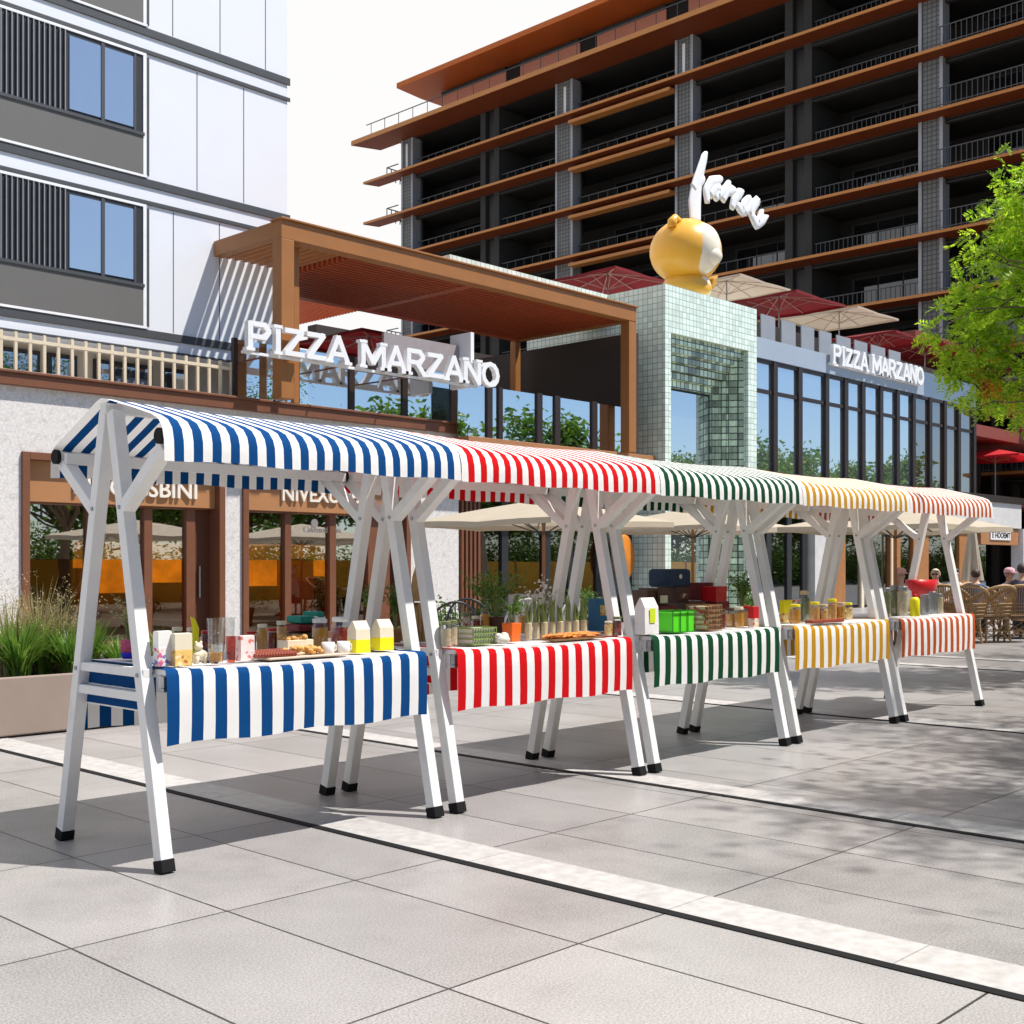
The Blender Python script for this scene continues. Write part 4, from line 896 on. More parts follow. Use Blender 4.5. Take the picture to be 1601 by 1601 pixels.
# ================================================================== yellow statue and script sign on the tiled tower
VM = 20.0; sx = VM / ray(1072)[1] / FPX; c = at(1072, 394, VM)
st = thing('yellow_statue', (c.x, VM, ZT), 'big glossy yellow round headed statue with blank pale face on the tiled tower', 'statue')
ylw = mat('statue_yellow', (.84,.42,.035), .35, .05, 2, spec=.6); pale = mat('statue_cream', (.86,.76,.60), .3, .04, 2)
rad = 57 * sx
def rnd(mb): return mb.build
m = MB(); m.ell(c, rad*1.0, rad*.98, rad*.88, 32, 20); m.build('head', ylw, st, smooth=True)
fd = Vector((-.06, -1, -.03)).normalized(); rt = fd.to_track_quat('Y', 'Z').to_matrix()
m = MB(); m.ell(c + fd*rad*.50, rad*.58, rad*.55, rad*.70, 32, 20, 0, rt); m.build('face', pale, st, smooth=True)
m = MB(); m.ell(c + fd*rad*.80 + Vector((.08,0,-rad*.22)), rad*.34, rad*.30, rad*.26, 24, 14, 0, rt); m.build('muzzle', pale, st, smooth=True)
e = at(1051, 346, VM-.15); m = MB(); m.tube([e+Vector((-.02,.0,-.16)), e, e+Vector((.1,-.02,.1)), e+Vector((.26,-.04,.04)), e+Vector((.34,-.05,-.16))], [.13,.13,.12,.11,.08], 12).ell(e+Vector((.15,.08,-.06)), .16,.08,.16); m.build('ear', ylw, st, smooth=True)
e2 = Vector((2*c.x-e.x+.5, VM+.5, e.z-.2)); m = MB(); m.ell(e2, .18,.12,.2); m.build('ear', ylw, st, smooth=True)
m = MB(); m.lathe([(rad*.30,ZT-.01),(rad*.62,ZT+.1),(rad*.72,ZT+.32),(rad*.55,ZT+.62),(rad*.3,ZT+.85)], (c.x, VM, 0), 28); m.build('body', ylw, st, smooth=True)
q = at(1096, 452, VM-.45); m = MB(); m.ell(q+Vector((0,0,.05)), .42,.22,.36); m.build('belly', pale, st, smooth=True)
q = at(1117, 441, VM-.3); m = MB(); m.add([q+Vector((-.16,0,-.28)), q+Vector((.12,0,-.1)), q+Vector((.24,0,.26)), q+Vector((-.02,0,.12)), q+Vector((-.16,.3,-.28)), q+Vector((.12,.3,-.1)), q+Vector((.24,.3,.26)), q+Vector((-.02,.3,.12))], [(0,1,2,3),(7,6,5,4),(0,4,5,1),(1,5,6,2),(2,6,7,3),(3,7,4,0)]); m.build('arm', mat('statue_gold', (.50,.27,.03), .4), st, bevel=.05)
q = at(987, 472, 21.0); m = MB(); m.ell(q, .17,.14,.2).tube([q+Vector((0,0,-.18)), q+Vector((0,0,-.5))], .05, 8); tag(m.build('yellow_finial', mat('lemon_finial', (.75,.62,.04), .5), smooth=True), 'small lemon yellow finial on the pergola corner by the tower', 'finial')
# script lettering: strokes as flat ribbons
def P(x, y): return at(x, y, VM - .1)
scr = thing('script_sign', P(1090, 345), 'white cut out script sign rising from the yellow statue head', 'sign')
strokes = [([(1087,348),(1086,318),(1089,292),(1095,268),(1101,246),(1104,238)], [13,15,12,9,7,3]),
 ([(1084,296),(1092,284),(1100,278)], [8,10,6]), ([(1106,318),(1104,298),(1112,284),(1122,282),(1128,279)], [5,8,8,7,5]), ([(1110,306),(1119,293),(1126,296),(1118,312)], [6,9,9,6]),
 ([(1122,306),(1134,298),(1140,284)], [6,9,5]), ([(1130,314),(1136,300),(1144,297),(1150,298)], [5,7,8,4]), ([(1144,326),(1148,312),(1156,302),(1161,299)], [5,8,8,4]),
 ([(1152,320),(1160,330),(1164,318),(1172,308)], [6,9,8,5]), ([(1164,334),(1170,324),(1176,312)], [5,8,4]), ([(1174,336),(1176,324),(1184,314),(1186,318)], [6,9,8,3]), ([(1174,334),(1182,350),(1192,344),(1199,338)], [6,9,8,3]), ([(1184,348),(1190,334),(1191,328)], [5,6,3])]
for i, (pts, ws) in enumerate(strokes):
    fine = []; rs = []
    for j in range(len(pts)-1):
        for s in range(4):
            f = s/4; fine.append((pts[j][0]*(1-f)+pts[j+1][0]*f, pts[j][1]*(1-f)+pts[j+1][1]*f)); rs.append((ws[j]*(1-f)+ws[j+1]*f)*sx*1.15)
    fine.append(pts[-1]); rs.append(ws[-1]*sx*.8)
    m = MB(); pp = [P(*f) for f in fine]; vs = []
    n = 10
    for j, q in enumerate(pp):
        d = (pp[min(j+1,len(pp)-1)] - pp[max(j-1,0)]).normalized(); a = d.cross(Vector((0,1,0))).normalized()
        for k in range(n):
            t_ = 2*math.pi*k/n; vs.append(q + a*math.cos(t_)*rs[j] + Vector((0,1,0))*math.sin(t_)*(.05 + .002*i))
    m.add(vs, [(j*n+k, j*n+(k+1)%n, (j+1)*n+(k+1)%n, (j+1)*n+k) for j in range(len(pp)-1) for k in range(n)] + [tuple(reversed(range(n))), tuple((len(pp)-1)*n+k for k in range(n))])
    m.build('stroke', signw, scr, smooth=True)
# ================================================================== parasols
def parasol(loc, half, ztop, drop, m_can, label, zbase=0, group=None, mpole=None, rib=None, rz=0, n=4, closed=False):
    t = thing('parasol', loc, label, 'parasol', group, rz); H = ztop
    m = MB(); m.tube([(0,0,zbase),(0,0,H-.02)], .028, 10); m.build('pole', mpole or wood, t, local=True)
    m = MB(); m.box(-.28,.28,-.28,.28,zbase,zbase+.06); m.build('base', black, t, local=True, bevel=.01)
    m = MB(); ring = 24; vs = []
    if closed:
        for j in range(9):
            f = j/8; r = .05 + .16*f
            for k in range(ring): a = 2*math.pi*k/ring; rr = r*(1+.30*math.cos(6*a)*f); vs.append(Vector((rr*math.cos(a), rr*math.sin(a), H - drop*f)))
        lv = 9
    else:
        lv = 7
        for j in range(lv):
            f = j/(lv-1)
            for k in range(ring):
                a = 2*math.pi*k/ring + math.pi/4; s = 1/max(abs(math.cos(a)), abs(math.sin(a)))
                sag = .10*f*(1-abs(math.sin(2*a)))*drop; r = half*f*s
                vs.append(Vector((r*math.cos(a)+1e-4*math.cos(a), r*math.sin(a)+1e-4*math.sin(a), H - drop*f**1.1 - sag + (0 if j < lv-1 else 0))))
        for k in range(ring):
            q = vs[(lv-1)*ring+k]; vs.append(Vector((q.x*1.002, q.y*1.002, q.z-.09)))
        lv += 1
    m.add(vs, [(j*ring+k, (j+1)*ring+k, (j+1)*ring+(k+1)%ring, j*ring+(k+1)%ring) for j in range(lv-1) for k in range(ring)]); m.build('canopy', m_can, t, local=True)
    if not closed:
        for k in range(8):
            a = k*math.pi/4; s = half*(1.38 if k % 2 else .98); e_ = Vector((s*math.cos(a), s*math.sin(a), H-drop-.05)); tp = Vector((.03*math.cos(a), .03*math.sin(a), H-.06))
            m = MB(); m.bar(tp, e_, .022, .02); mid2 = tp.lerp(e_, .5); m.bar((.03*math.cos(a), .03*math.sin(a), H-.75*drop-.3), mid2, .016, .016); m.build('rib', rib or wood, t, local=True)
    return t
crm = mat('cream_canvas', (.52,.45,.35), .8, .08, 3, transl=.25); rdc = mat('crimson_canvas', (.17,.003,.007), .85, .08, 3, transl=.15)
for x, v, half, zt_, lb in ((850,13.6,1.55,2.62,'cream square parasol on wooden pole behind the red stall'),(1083,13.9,1.45,2.64,'cream square parasol on wooden pole behind the green stall'),(1400,10.6,1.6,2.62,'cream square parasol open behind the rust stall at right')):
    parasol((ux(x,v), v, 0), half, zt_, .38, crm, lb, group='cream cafe parasols', rib=black)
parasol((ux(1520,12.0), 12.0, 0), .2, 2.7, 1.55, crm, 'closed cream parasol folded upright behind the seated people', closed=True)
for i, (x, y, v, half, mt, lb) in enumerate(((950,416,24.6,1.6,rdc,'dark red parasol on the roof terrace left of the yellow statue'),(1218,452,23.6,1.75,rdc,'dark red parasol on the roof terrace right of the yellow statue'),(1136,428,26.0,1.75,crm,'cream parasol just right of the yellow statue'),(1312,476,26.0,1.85,crm,'cream parasol between two dark red parasols on the roof terrace'),(1372,510,23.6,1.6,rdc,'dark red parasol above the small white letter sign'),(1446,538,23.4,1.5,rdc,'dark red parasol at right end of the roof terrace'),(578,522,25,1.5,rdc,'dark red parasol under the pergola behind the letters PIZZA'),(808,566,25.4,1.5,rdc,'dark red parasol under the pergola right of the letter sign'))):
    q = at(x, y + (9 if half > 1.55 else 0), v); parasol((q.x, q.y, 0), half, q.z, .36 if half > 1.55 else .25, mt, lb, zbase=(zD_ if v < 40 and x > 850 else ZL) - .6, group='roof terrace parasols', mpole=grey, rib=mat('pale_rib', (.45,.32,.28), .5))
q = at(1556, 702, 21.9); parasol((q.x, 21.9, 0), 1.7, q.z, .4, mat('bright_red_canvas', (.62,.012,.02), .8, .08, 3, transl=.3), 'bright red parasol on far right first floor terrace', zbase=zA_, group='roof terrace parasols', mpole=grey)
# ================================================================== planter and plants
pl = thing('planter', (4.4, 10.8, 0), 'long taupe rectangular planter of grasses left of blue stall', 'planter'); PV = 10.42; PE = ux(288, PV)
m = MB(); h = .53; m.box(-2, PE, PV, PV+.06, .02, h).box(-2, PE, PV+.84, PV+.9, .02, h).box(-2, -1.94, PV+.06, PV+.84, .02, h).box(PE-.06, PE, PV+.06, PV+.84, .02, h)
m.build('trough', mat('taupe_plaster', (.29,.225,.185), .75, .1, 2, dirt=.2), pl, bevel=.012)
m = MB(); m.box(-1.9, PE-.08, PV+.07, PV+.83, .05, .47); m.build('soil', mat('soil', (.05,.035,.025), .9, bump=.5), pl); m = MB(); m.box(-1.95, PE-.05, PV+.04, PV+.86, 0, .02); m.build('plinth', black, pl)
gr1 = leaf_mat('grass_blades', (.045,.15,.015), (.24,.37,.05), .4); gr2 = leaf_mat('dry_grass', (.26,.22,.08), (.52,.43,.22), .35)
def tuft(loc, n, h, sp, mt, name, label, cat='plant', w=.009, group=None, seeds=False):
    m = MB(); loc = Vector(loc)
    for i in range(n):
        a = random.random()*6.283; r0 = random.random()*sp*.25; L_ = h*(.55+.5*random.random()); out = sp*(.25+.85*random.random()); dr = random.random()**2*.5
        base = loc + Vector((math.cos(a)*r0, math.sin(a)*r0, 0)); d = Vector((math.cos(a), math.sin(a), 0)); s = Vector((-math.sin(a), math.cos(a), 0)); ww = w*(.6+.7*random.random())
        pts = []
        for j in range(5):
            f = j/4; pts.append(base + d*out*f**1.7 + Z3*L_*(f - dr*f**3))
        vs = []
        for j, q in enumerate(pts): k = ww*(1-(j/4)**2*.92); vs += [q - s*k, q + s*k]
        m.add(vs, [(2*j,2*j+1,2*j+3,2*j+2) for j in range(4)], 0)
        if seeds and i % 3 == 0:
            for q in range(8): leafquad(m, pts[4] + Vector([random.gauss(0,.022) for _ in range(3)]), .012, 1)
    return tag(m.build(name, mt if isinstance(mt, list) else [mt, gr2]), label, cat, group)
random.seed(9)
spec = [(30,10.75,110,.62,.34,gr1,.011,False,'wide grass clump at left edge of the taupe planter'),(70,11.0,90,.55,.30,gr1,.010,False,'dense grass clump second from left in the planter'),(112,10.7,110,.50,.30,gr1,.012,False,'broad bladed grass clump in front of left shop window'),(140,10.95,70,.55,.26,gr1,.014,False,'tall grass clump behind the left rear stall leg'),(15,11.15,90,.80,.40,gr2,.006,True,'dry feathery grass at far left back of planter'),(60,11.2,90,.92,.40,gr2,.006,True,'tall dry seed heads below the left shop window'),(95,11.15,60,.78,.34,gr2,.006,True,'pale dry grass behind the broad bladed clump'),(185,10.8,80,.36,.30,gr1,.012,False,'low green clump between the legs of blue stall'),(222,10.8,80,.34,.30,gr1,.012,False,'low green clump beside the front leg of blue stall'),(262,10.9,70,.42,.30,gr1,.012,False,'low green clump at right end of planter')]
for x, v, n, h, sp, mt, w, sd, lb in spec: tuft((ux(x, v), v, .47), n*3, h, sp, mt, 'grass_clump', lb, 'grass', w, 'grass clumps in the planter', sd)
def shrub(loc, r, n, ls, mt, name, label, cat='plant', zs=.9, group=None):
    m = MB(); loc = Vector(loc); cl = [Vector((random.gauss(0,.45)*r, random.gauss(0,.45)*r, abs(random.gauss(.5,.3))*r*zs*1.4)) for _ in range(max(6, n//60))]
    for c_ in cl: m.tube([loc, loc + c_*.55 + Vector((0,0,.02)), loc + c_], [.012,.008,.004], 5, 1, cap=False)
    for i in range(n):
        c_ = random.choice(cl); q = loc + c_ + Vector([random.gauss(0, r*.22) for _ in range(3)])
        if q.z > loc.z: leafquad(m, q, ls*(.6+.8*random.random()), 0)
    return tag(m.build(name, [mt, stem]), label, cat, group)
for k, (x, v, n) in enumerate(((760,14.6,1),(690,13.2,1),(905,14.8,1),(1000,15.2,1),(1165,15.0,1))):
    p = Vector((ux(x,v), v, 0)); t = thing('potted_shrub', p, ('leafy shrub in dark pot beside slatted brown screen','leafy shrub in dark pot by the pale stone pier','leafy shrub in dark pot before the cafe glazing','leafy shrub in dark pot near orange oval sign','leafy shrub in dark pot in front of tiled tower')[k], 'potted plant', 'potted shrubs along the shopfronts')
    m = MB(); m.lathe([(.17,0),(.24,.42),(.26,.45),(.2,.45)], n=20); m.build('pot', choco, t, smooth=True, local=True)
    s = shrub(p + Vector((0,0,.42)), .42, 700, .045, leafm, 'foliage', None, None); s.parent = t; s.location = Vector(s.location) - p
# ================================================================== cafe chairs
def hoop_chair(loc, rz, label, mt):
    t = thing('cafe_chair', loc, label, 'chair', 'cafe chairs behind the stalls', rz)
    m = MB(); m.lathe([(.02,.43),(.22,.435),(.23,.455),(.2,.465),(.02,.465)], n=20); m.build('seat', mt, t, smooth=True, local=True)
    for a in (.8, 2.35, 3.93, 5.5):
        m = MB(); m.tube([(.17*math.cos(a), .17*math.sin(a), .44), (.25*math.cos(a), .25*math.sin(a), 0)], [.016,.011], 8); m.build('leg', mt, t, local=True)
    m = MB(); pts = []
    for k in range(24):
        a = math.pi*k/14; pts.append((.30*math.cos(a), .20+.03*math.sin(a)-.12*(1-math.sin(a)), .62+.44*math.sin(a)**.7 if 0 < k < 14 else .62))
    m.tube(pts, .016, 8); m.build('back_hoop', mt, t, smooth=True, local=True)
    m = MB()
    for k in range(1, 12):
        p = Vector(pts[1+k]) if k+1 < 14 else Vector(pts[13]); m.tube([(p.x*.65, .17, .455), p], .006, 6)
    m.build('spindles', mt, t, local=True)
    m = MB(); m.tube([(-.20,-.16,.44),(-.29,-.14,.64),(-.30,.08,.63)], .013, 8); m.tube([(.20,-.16,.44),(.29,-.14,.64),(.30,.08,.63)], .013, 8); m.build('armrest', mt, t, local=True)
    return t
palem = mat('pale_cane', (.55,.52,.47), .5)
for x, v, rz, mt, lb in ((706,10.9,2.6,black,'black spindle backed chair behind left half of red stall'),(735,11.7,2.2,black,'black spindle backed chair beside the brown slatted screen'),(808,11.3,3.0,palem,'pale hoop backed chair behind middle of red stall'),(878,11.6,3.4,palem,'pale hoop backed chair behind right half of red stall')):
    hoop_chair((ux(x,v), v, 0), rz, lb, mt)
rat = mat('rattan', (.36,.22,.10), .55, .35, 30, bump=.4, bscale=60); ratd = mat('dark_rattan', (.17,.095,.04), .6, .3, 30)
def rattan_chair(loc, rz, label):
    t = thing('rattan_armchair', loc, label, 'armchair', 'rattan armchairs at right', rz)
    m = MB(); m.lathe([(.02,.40),(.33,.40),(.35,.43),(.33,.46),(.02,.47)], n=24, sy=.95); m.build('seat', ratd, t, local=True)
    rim = [(.42*math.cos(a), .40*math.sin(a), .72 + .26*max(0, math.sin(a))**1.2) for a in [(-.35 + (math.pi+.7)*k/20) for k in range(21)]]
    m = MB(); m.tube(rim, .03, 8); m.build('back_rim', rat, t, smooth=True, local=True)
    m = MB()
    for k in range(41):
        a = -.35 + (math.pi+.7)*k/40; rk = Vector(rim[k//2]) if k % 2 == 0 else (Vector(rim[k//2]) + Vector(rim[k//2+1]))/2; m.tube([(.33*math.cos(a), .31*math.sin(a), .44), rk], .009, 5)
    for z in (.50, .56, .62, .68): m.tube([((.35+(z-.45)*.2)*math.cos(-.35+(math.pi+.7)*k/20), (.33+(z-.45)*.2)*math.sin(-.35+(math.pi+.7)*k/20), z) for k in range(21)], .007, 5)
    m.build('woven_back', rat, t, local=True)
    for a in (.75, 2.4, 3.9, 5.5):
        m = MB(); m.tube([(.28*math.cos(a), .26*math.sin(a), .42), (.34*math.cos(a), .32*math.sin(a), 0)], .02, 8); m.build('leg', rat, t, local=True)
    m = MB(); c4 = [(.31*math.cos(a), .29*math.sin(a)) for a in (.75, 2.4, 3.9, 5.5)]
    for i in range(4):
        a, b = c4[i], c4[(i+1)%4]; m.tube([(a[0],a[1],.06),(b[0],b[1],.38)], .009, 6).tube([(b[0],b[1],.06),(a[0],a[1],.38)], .009, 6).tube([(a[0],a[1],.2),(b[0],b[1],.2)], .009, 6)
    m.build('cross_struts', rat, t, local=True)
    return t
for x, v, rz, lb in ((1505,9.9,2.3,'rattan armchair right beside the rust stall leg'),(1548,9.6,2.6,'rattan armchair in front of the lavender shirted person'),(1588,9.3,2.2,'rattan armchair at right edge with crossed base struts'),(1535,10.9,-.6,'rattan armchair further back facing the plaza'),(1478,10.4,1.9,'rattan armchair half hidden behind the rust stall'),(1602,10.0,2.9,'rattan armchair under the person in dark purple')):
    rattan_chair((ux(x,v), v, 0), rz, lb).scale = (1.14,)*3
t = thing('cafe_table', (ux(1500,10.5), 10.5, 0), 'small round dark cafe table among the rattan armchairs', 'table')
m = MB(); m.lathe([(.02,.70),(.38,.70),(.39,.725),(.02,.73)], n=28); m.build('table_top', ratd, t, local=True)
m = MB(); m.lathe([(.24,0),(.24,.02),(.03,.05),(.03,.70)], n=16); m.build('pedestal', black, t, local=True)
# ================================================================== seated people
skinm = mat('skin', (.52,.31,.22), .55, .1, 12)
def skin_body(edges, verts, rads, root, name, mts, parent, extra=None):
    me = bpy.data.meshes.new(name); me.from_pydata(verts, edges, []); ob = bpy.data.objects.new(name, me); COL.objects.link(ob)
    sk = ob.modifiers.new('s', 'SKIN'); sv = me.skin_vertices[0].data
    for i, r in enumerate(rads): sv[i].radius = (r, r) if not isinstance(r, tuple) else r
    sv[root].use_root = True
    sb = ob.modifiers.new('d', 'SUBSURF'); sb.levels = 2; sb.render_levels = 2
    bpy.context.view_layer.update(); dg = bpy.context.evaluated_depsgraph_get(); m2 = bpy.data.meshes.new_from_object(ob.evaluated_get(dg))
    mb = MB(); mb.add([v.co.copy() for v in m2.vertices], [tuple(p.vertices) for p in m2.polygons])
    bpy.data.objects.remove(ob)
    if extra: extra(mb)
    return mb.build(name, mts, parent, smooth=True, local=True)
hairm = {}
def person(loc, rz, shirt, hair, label, hat=None, lean=.12, shades=False, sc_=1.0, trousers=(.03,.035,.05)):
    t = thing('person', loc, label, 'person', None, rz); t.scale = (sc_,)*3
    # sits facing -Y, seat height .46
    V = [(0,.0,.50),(0,.02-lean*.2,.72),(0,.02-lean*.6,.95),(0,.0-lean,1.10),(0,-.02-lean,1.17),(0,-.03-lean,1.30),(0,-.035-lean,1.38)]
    E = [(0,1),(1,2),(2,3),(3,4),(4,5),(5,6)]; Rr = [(.16,.12),(.14,.10),(.165,.105),(.10,.08),(.052,.055),(.082,.095),(.055,.065)]
    def add(p, par, r): V.append(p); E.append((par, len(V)-1)); Rr.append(r); return len(V)-1
    for s in (-1, 1):
        h = add((s*.10,-.05,.50), 0, .085); k = add((s*.13,-.44,.50), h, .062); a = add((s*.13,-.40,.09), k, .042); add((s*.14,-.55,.05), a, .03)
        sh = add((s*.19,.0-lean*.9,1.04), 3, .058); el = add((s*.25,-.08-lean,.80), sh, .043); wr = add((s*.15,-.30-lean,.76), el, .027); pm = add((s*.13,-.37-lean,.765), wr, .03)
        for f in range(4):
            b = add((s*(.10+.018*f),-.42-lean,.76), pm, .0085); add((s*(.10+.018*f),-.45-lean-.006*(f in (1,2)),.745), b, .0075)
        add((s*.095,-.385-lean,.775), pm, .009)
    def face(mb):
        c = Vector((0,-.035-lean,1.315))
        mb.ell(c+Vector((0,-.098,-.012)), .012,.018,.022, 8, 6)
        for s in (-1,1): mb.ell(c+Vector((s*.086,.0,-.005)), .012,.02,.03, 8, 6); mb.ell(c+Vector((s*.032,-.083,.014)), .012,.008,.008, 8, 6, 1)
        mb.ell(c+Vector((0,-.088,-.05)), .024,.008,.006, 8, 6, 2)
    skin_body(E, V, Rr, 0, 'body', [skinm, black, mat('lips', (.42,.16,.13), .5)], t, face)
    # clothes follow the body
    V2 = [V[0], V[1], V[2], V[3]]; E2 = [(0,1),(1,2),(2,3)]; R2 = [(.178,.14),(.16,.122),(.18,.122),(.095,.085)]
    def add2(p, par, r): V2.append(p); E2.append((par, len(V2)-1)); R2.append(r); return len(V2)-1
    for s in (-1,1): a = add2((s*.19,.0-lean*.9,1.04), 3, .074); b = add2((s*.24,-.06-lean,.84), a, .062)
    skin_body(E2, V2, R2, 0, 'shirt', mat('shirt_%d' % int(shirt[0]*997+shirt[1]*91+shirt[2]*13), shirt, .8, .15, 12, bump=.3, bscale=20), t)
    V3 = [(0,0,.50)]; E3 = []; R3 = [(.17,.13)]
    for s in (-1,1):
        V3.append((s*.10,-.05,.50)); E3.append((0,len(V3)-1)); R3.append(.098); V3.append((s*.13,-.44,.50)); E3.append((len(V3)-2,len(V3)-1)); R3.append(.076); V3.append((s*.13,-.40,.13)); E3.append((len(V3)-2,len(V3)-1)); R3.append(.06)
    skin_body(E3, V3, R3, 0, 'trousers', mat('dark_trousers', trousers, .8), t)
    c = Vector((0,-.02-lean,1.335)); m = MB(); m.ell(c, .098,.112,.115, 20, 14)
    for i in range(len(m.v)):
        q = m.v[i] - c
        if q.y < -.03 and q.z < .055: q.y *= .35; q.x *= .8
        if q.z < -.03: q *= .92
        m.v[i] = c + q
    m.build('hair', mat('hair_%d' % int(hair[0]*99), hair, .6, .3, 40, bump=.5, bscale=60), t, smooth=True, local=True)
    if hat:
        m = MB(); m.lathe([(.112,0),(.115,.03),(.10,.085),(.05,.115),(.002,.12)], c+Vector((0,0,.02)), 20).ell(c+Vector((0,-.13,.03)), .085,.075,.01, 16, 6); m.build('cap', mat('cap_%d' % int(hat[0]*99), hat, .8), t, smooth=True, local=True)
    if shades:
        m = MB(); f = Vector((0,-.135-lean,1.332))
        for s in (-1,1): m.ell(f+Vector((s*.036,.0,0)), .032,.012,.024, 14, 8)
        m.box(-.01,.01,f.y-.006,f.y+.004,f.z+.004,f.z+.012); m.build('sunglasses', black, t, local=True)
    return t
for x, v, rz, shirt, hair, lb, kw in (
  (1524,10.6,2.6,(.06,.10,.17),(.05,.025,.012),'seated person with brown hair and dark blue shirt, back to the plaza',{}),
  (1570,10.2,.4,(.38,.38,.55),(.30,.20,.15),'seated person in lavender shirt and pink cap among rattan armchairs',{'hat':(.62,.36,.40)}),
  (1596,9.6,2.5,(.055,.045,.085),(.04,.03,.03),'person in dark purple jacket seated at the right edge',{'sc_':1.08}),
  (1400,10.7,.3,(.62,.56,.55),(.72,.70,.68),'seated person with white hair and pink cap left of red bowl',{'hat':(.70,.40,.43)}),
  (1464,10.9,-.5,(.66,.62,.58),(.60,.50,.38),'seated person in white top wearing black sunglasses',{'shades':True}),
  (1488,11.6,.2,(.70,.70,.70),(.08,.06,.05),'seated person in white shirt beyond the rust stall leg',{})):
    q = (ux(x,v), v, 0); person(q, rz - .76, shirt, hair, lb, **kw)
    ch = thing('cafe_stool', q, 'round dark stool under the ' + lb.replace('seated ', '').replace(' seated', '').replace(', back to the plaza', ''), 'stool', 'stools of the seated people')
    m = MB(); m.lathe([(.02,.37),(.19,.37),(.2,.385),(.19,.4),(.02,.4)], n=20); m.build('seat', ratd, ch, local=True)
    m = MB(); m.lathe([(.2,0),(.2,.02),(.03,.04),(.03,.37)], n=14); m.build('pedestal', black, ch, local=True)
# ================================================================== trees
bark = mat('bark', (.16,.11,.075), .85, .4, 9, bump=.8, bscale=25)
lf1 = leaf_mat('spring_leaves', (.18,.38,.008), (.58,.76,.05), .58); lf2 = leaf_mat('dark_leaves', (.02,.07,.008), (.10,.20,.02), .35); lfo = leaf_mat('orange_leaves', (.55,.18,.01), (.75,.36,.03), .4)
def limb(m, a, b, r0, r1, k=5, wob=.08):
    a = Vector(a); b = Vector(b); L_ = (b-a).length; pts = [a.lerp(b, j/k) + (Vector([random.gauss(0, wob*L_*.3) for _ in range(3)]) if 0 < j < k else Vector()) for j in range(k+1)]
    m.tube(pts, [r0 + (r1-r0)*j/k for j in range(k+1)], 7, cap=False); return pts
def tree(loc, h, r, n, leaf, label, lm, group, name='street_tree', clumps=26, gap=.55, flat=.75):
    t = thing(name, loc, label, 'tree', group); m = MB(); th = h*.34
    tp = limb(m, (0,0,-.05), (random.gauss(0,.1), random.gauss(0,.1), th), .15, .11, 6, .05)[-1]; cl = []
    for i in range(clumps):
        a = random.random()*6.283; e = random.random()**.6; rr = r*e; z = th + (h-th)*(.12 + .8*random.random()*(1-.35*e))
        c_ = Vector((rr*math.cos(a), rr*math.sin(a), z)); cl.append((c_, r*(.2+.18*random.random())))
        limb(m, tp + Vector((0,0,random.uniform(-.4,.3))), c_, .055, .012, 5, .15)
    m.build('trunk', bark, t, smooth=True, local=True)
    m = MB()
    for i in range(n):
        c_, cr = random.choice(cl); d = Vector((random.gauss(0,1), random.gauss(0,1), random.gauss(0,flat)))
        leafquad(m, c_ + d*cr*gap, leaf*(.6+.8*random.random()), 0)
    m.build('crown', lm, t, local=True); return t
random.seed(31)
# the bright tree reaching into the picture from the right
D0 = 16.0
def atd(x, y, d):
    a, b = ray(x); return Vector((a*d, b*d, EYE + (885-y)*d/FPX))
base = atd(1830, 885, D0); base.z = 0
tt = thing('bright_tree', base, 'bright yellow green feathery leaved tree reaching in at the right edge', 'tree')
clus = [(1588,296,40),(1562,345,36),(1532,388,26),(1600,365,48),(1582,415,34),(1518,402,14),(1560,455,36),(1522,478,36),(1486,500,28),(1462,516,15),(1500,538,36),(1545,528,48),(1592,500,50),(1490,572,26),(1528,600,34),(1575,590,46),(1530,636,15),(1600,640,26),(1560,625,24),
  (1655,310,70),(1640,420,70),(1660,540,80),(1730,260,90),(1740,400,100),(1750,540,100),(1830,330,110),(1840,480,120),(1790,200,80),(1900,400,110),(1930,520,100)]
m = MB(); m.tube([base + Vector(q) for q in ((0,0,-.05),(.03,.02,.9),(-.02,0,1.8),(.03,.02,2.7))], [.17,.14,.125,.115], 10, cap=False)
top = base + Vector((.03,.02,2.6)); tw_ = []; pk = 16.0/FPX
hubs = [limb(m, top, atd(x, y, D0 + random.uniform(-.4,.4)), .085, .03, 6, .12)[-1] for x, y in ((1690,600),(1680,440),(1690,330),(1800,300),(1880,450))]
cl3 = []
for x, y, rp in clus:
    c_ = atd(x, y, D0 + random.uniform(-.9,.9)); cl3.append((c_, rp*pk)); hb = min(hubs, key=lambda q: (q-c_).length); limb(m, hb, c_, .02, .004, 6, .12)
m.build('trunk', bark, tt, smooth=True)
m = MB(); mo = MB(); wts = [c_[1]**2 for c_ in cl3]
for i in range(3500):
    c_, cr = random.choices(cl3, wts)[0]; d = Vector([random.gauss(0,1) for _ in range(3)]); q = c_ + d*cr*.52
    dirv = (d.normalized()*.8 + Vector((random.gauss(0,.5), random.gauss(0,.5), random.gauss(-.25,.4)))).normalized(); L_ = random.uniform(.12,.22)
    side = dirv.cross(Z3).normalized() if abs(dirv.z) < .95 else Vector((1,0,0)); upv = side.cross(dirv); side = Matrix.Rotation(random.gauss(0,.6), 3, dirv) @ side
    tgt = mo if (c_ - atd(1592,590,D0)).length < .30 and random.random() < .5 else m
    for k in range(8):
        pq = q + dirv*L_*(k/7) + Vector((0,0,-.03*(k/7)**2))
        for s in (-1, 1):
            ld = (side*s + dirv*.55 + Vector([random.gauss(0,.18) for _ in range(3)])).normalized(); ls = .055*(1-.35*k/7)
            n_ = ld.cross(side.cross(dirv)).normalized()*ls*.32
            tgt.add([pq, pq+ld*ls+n_, pq+ld*ls*2.0, pq+ld*ls-n_], [(0,1,2,3)], 0)
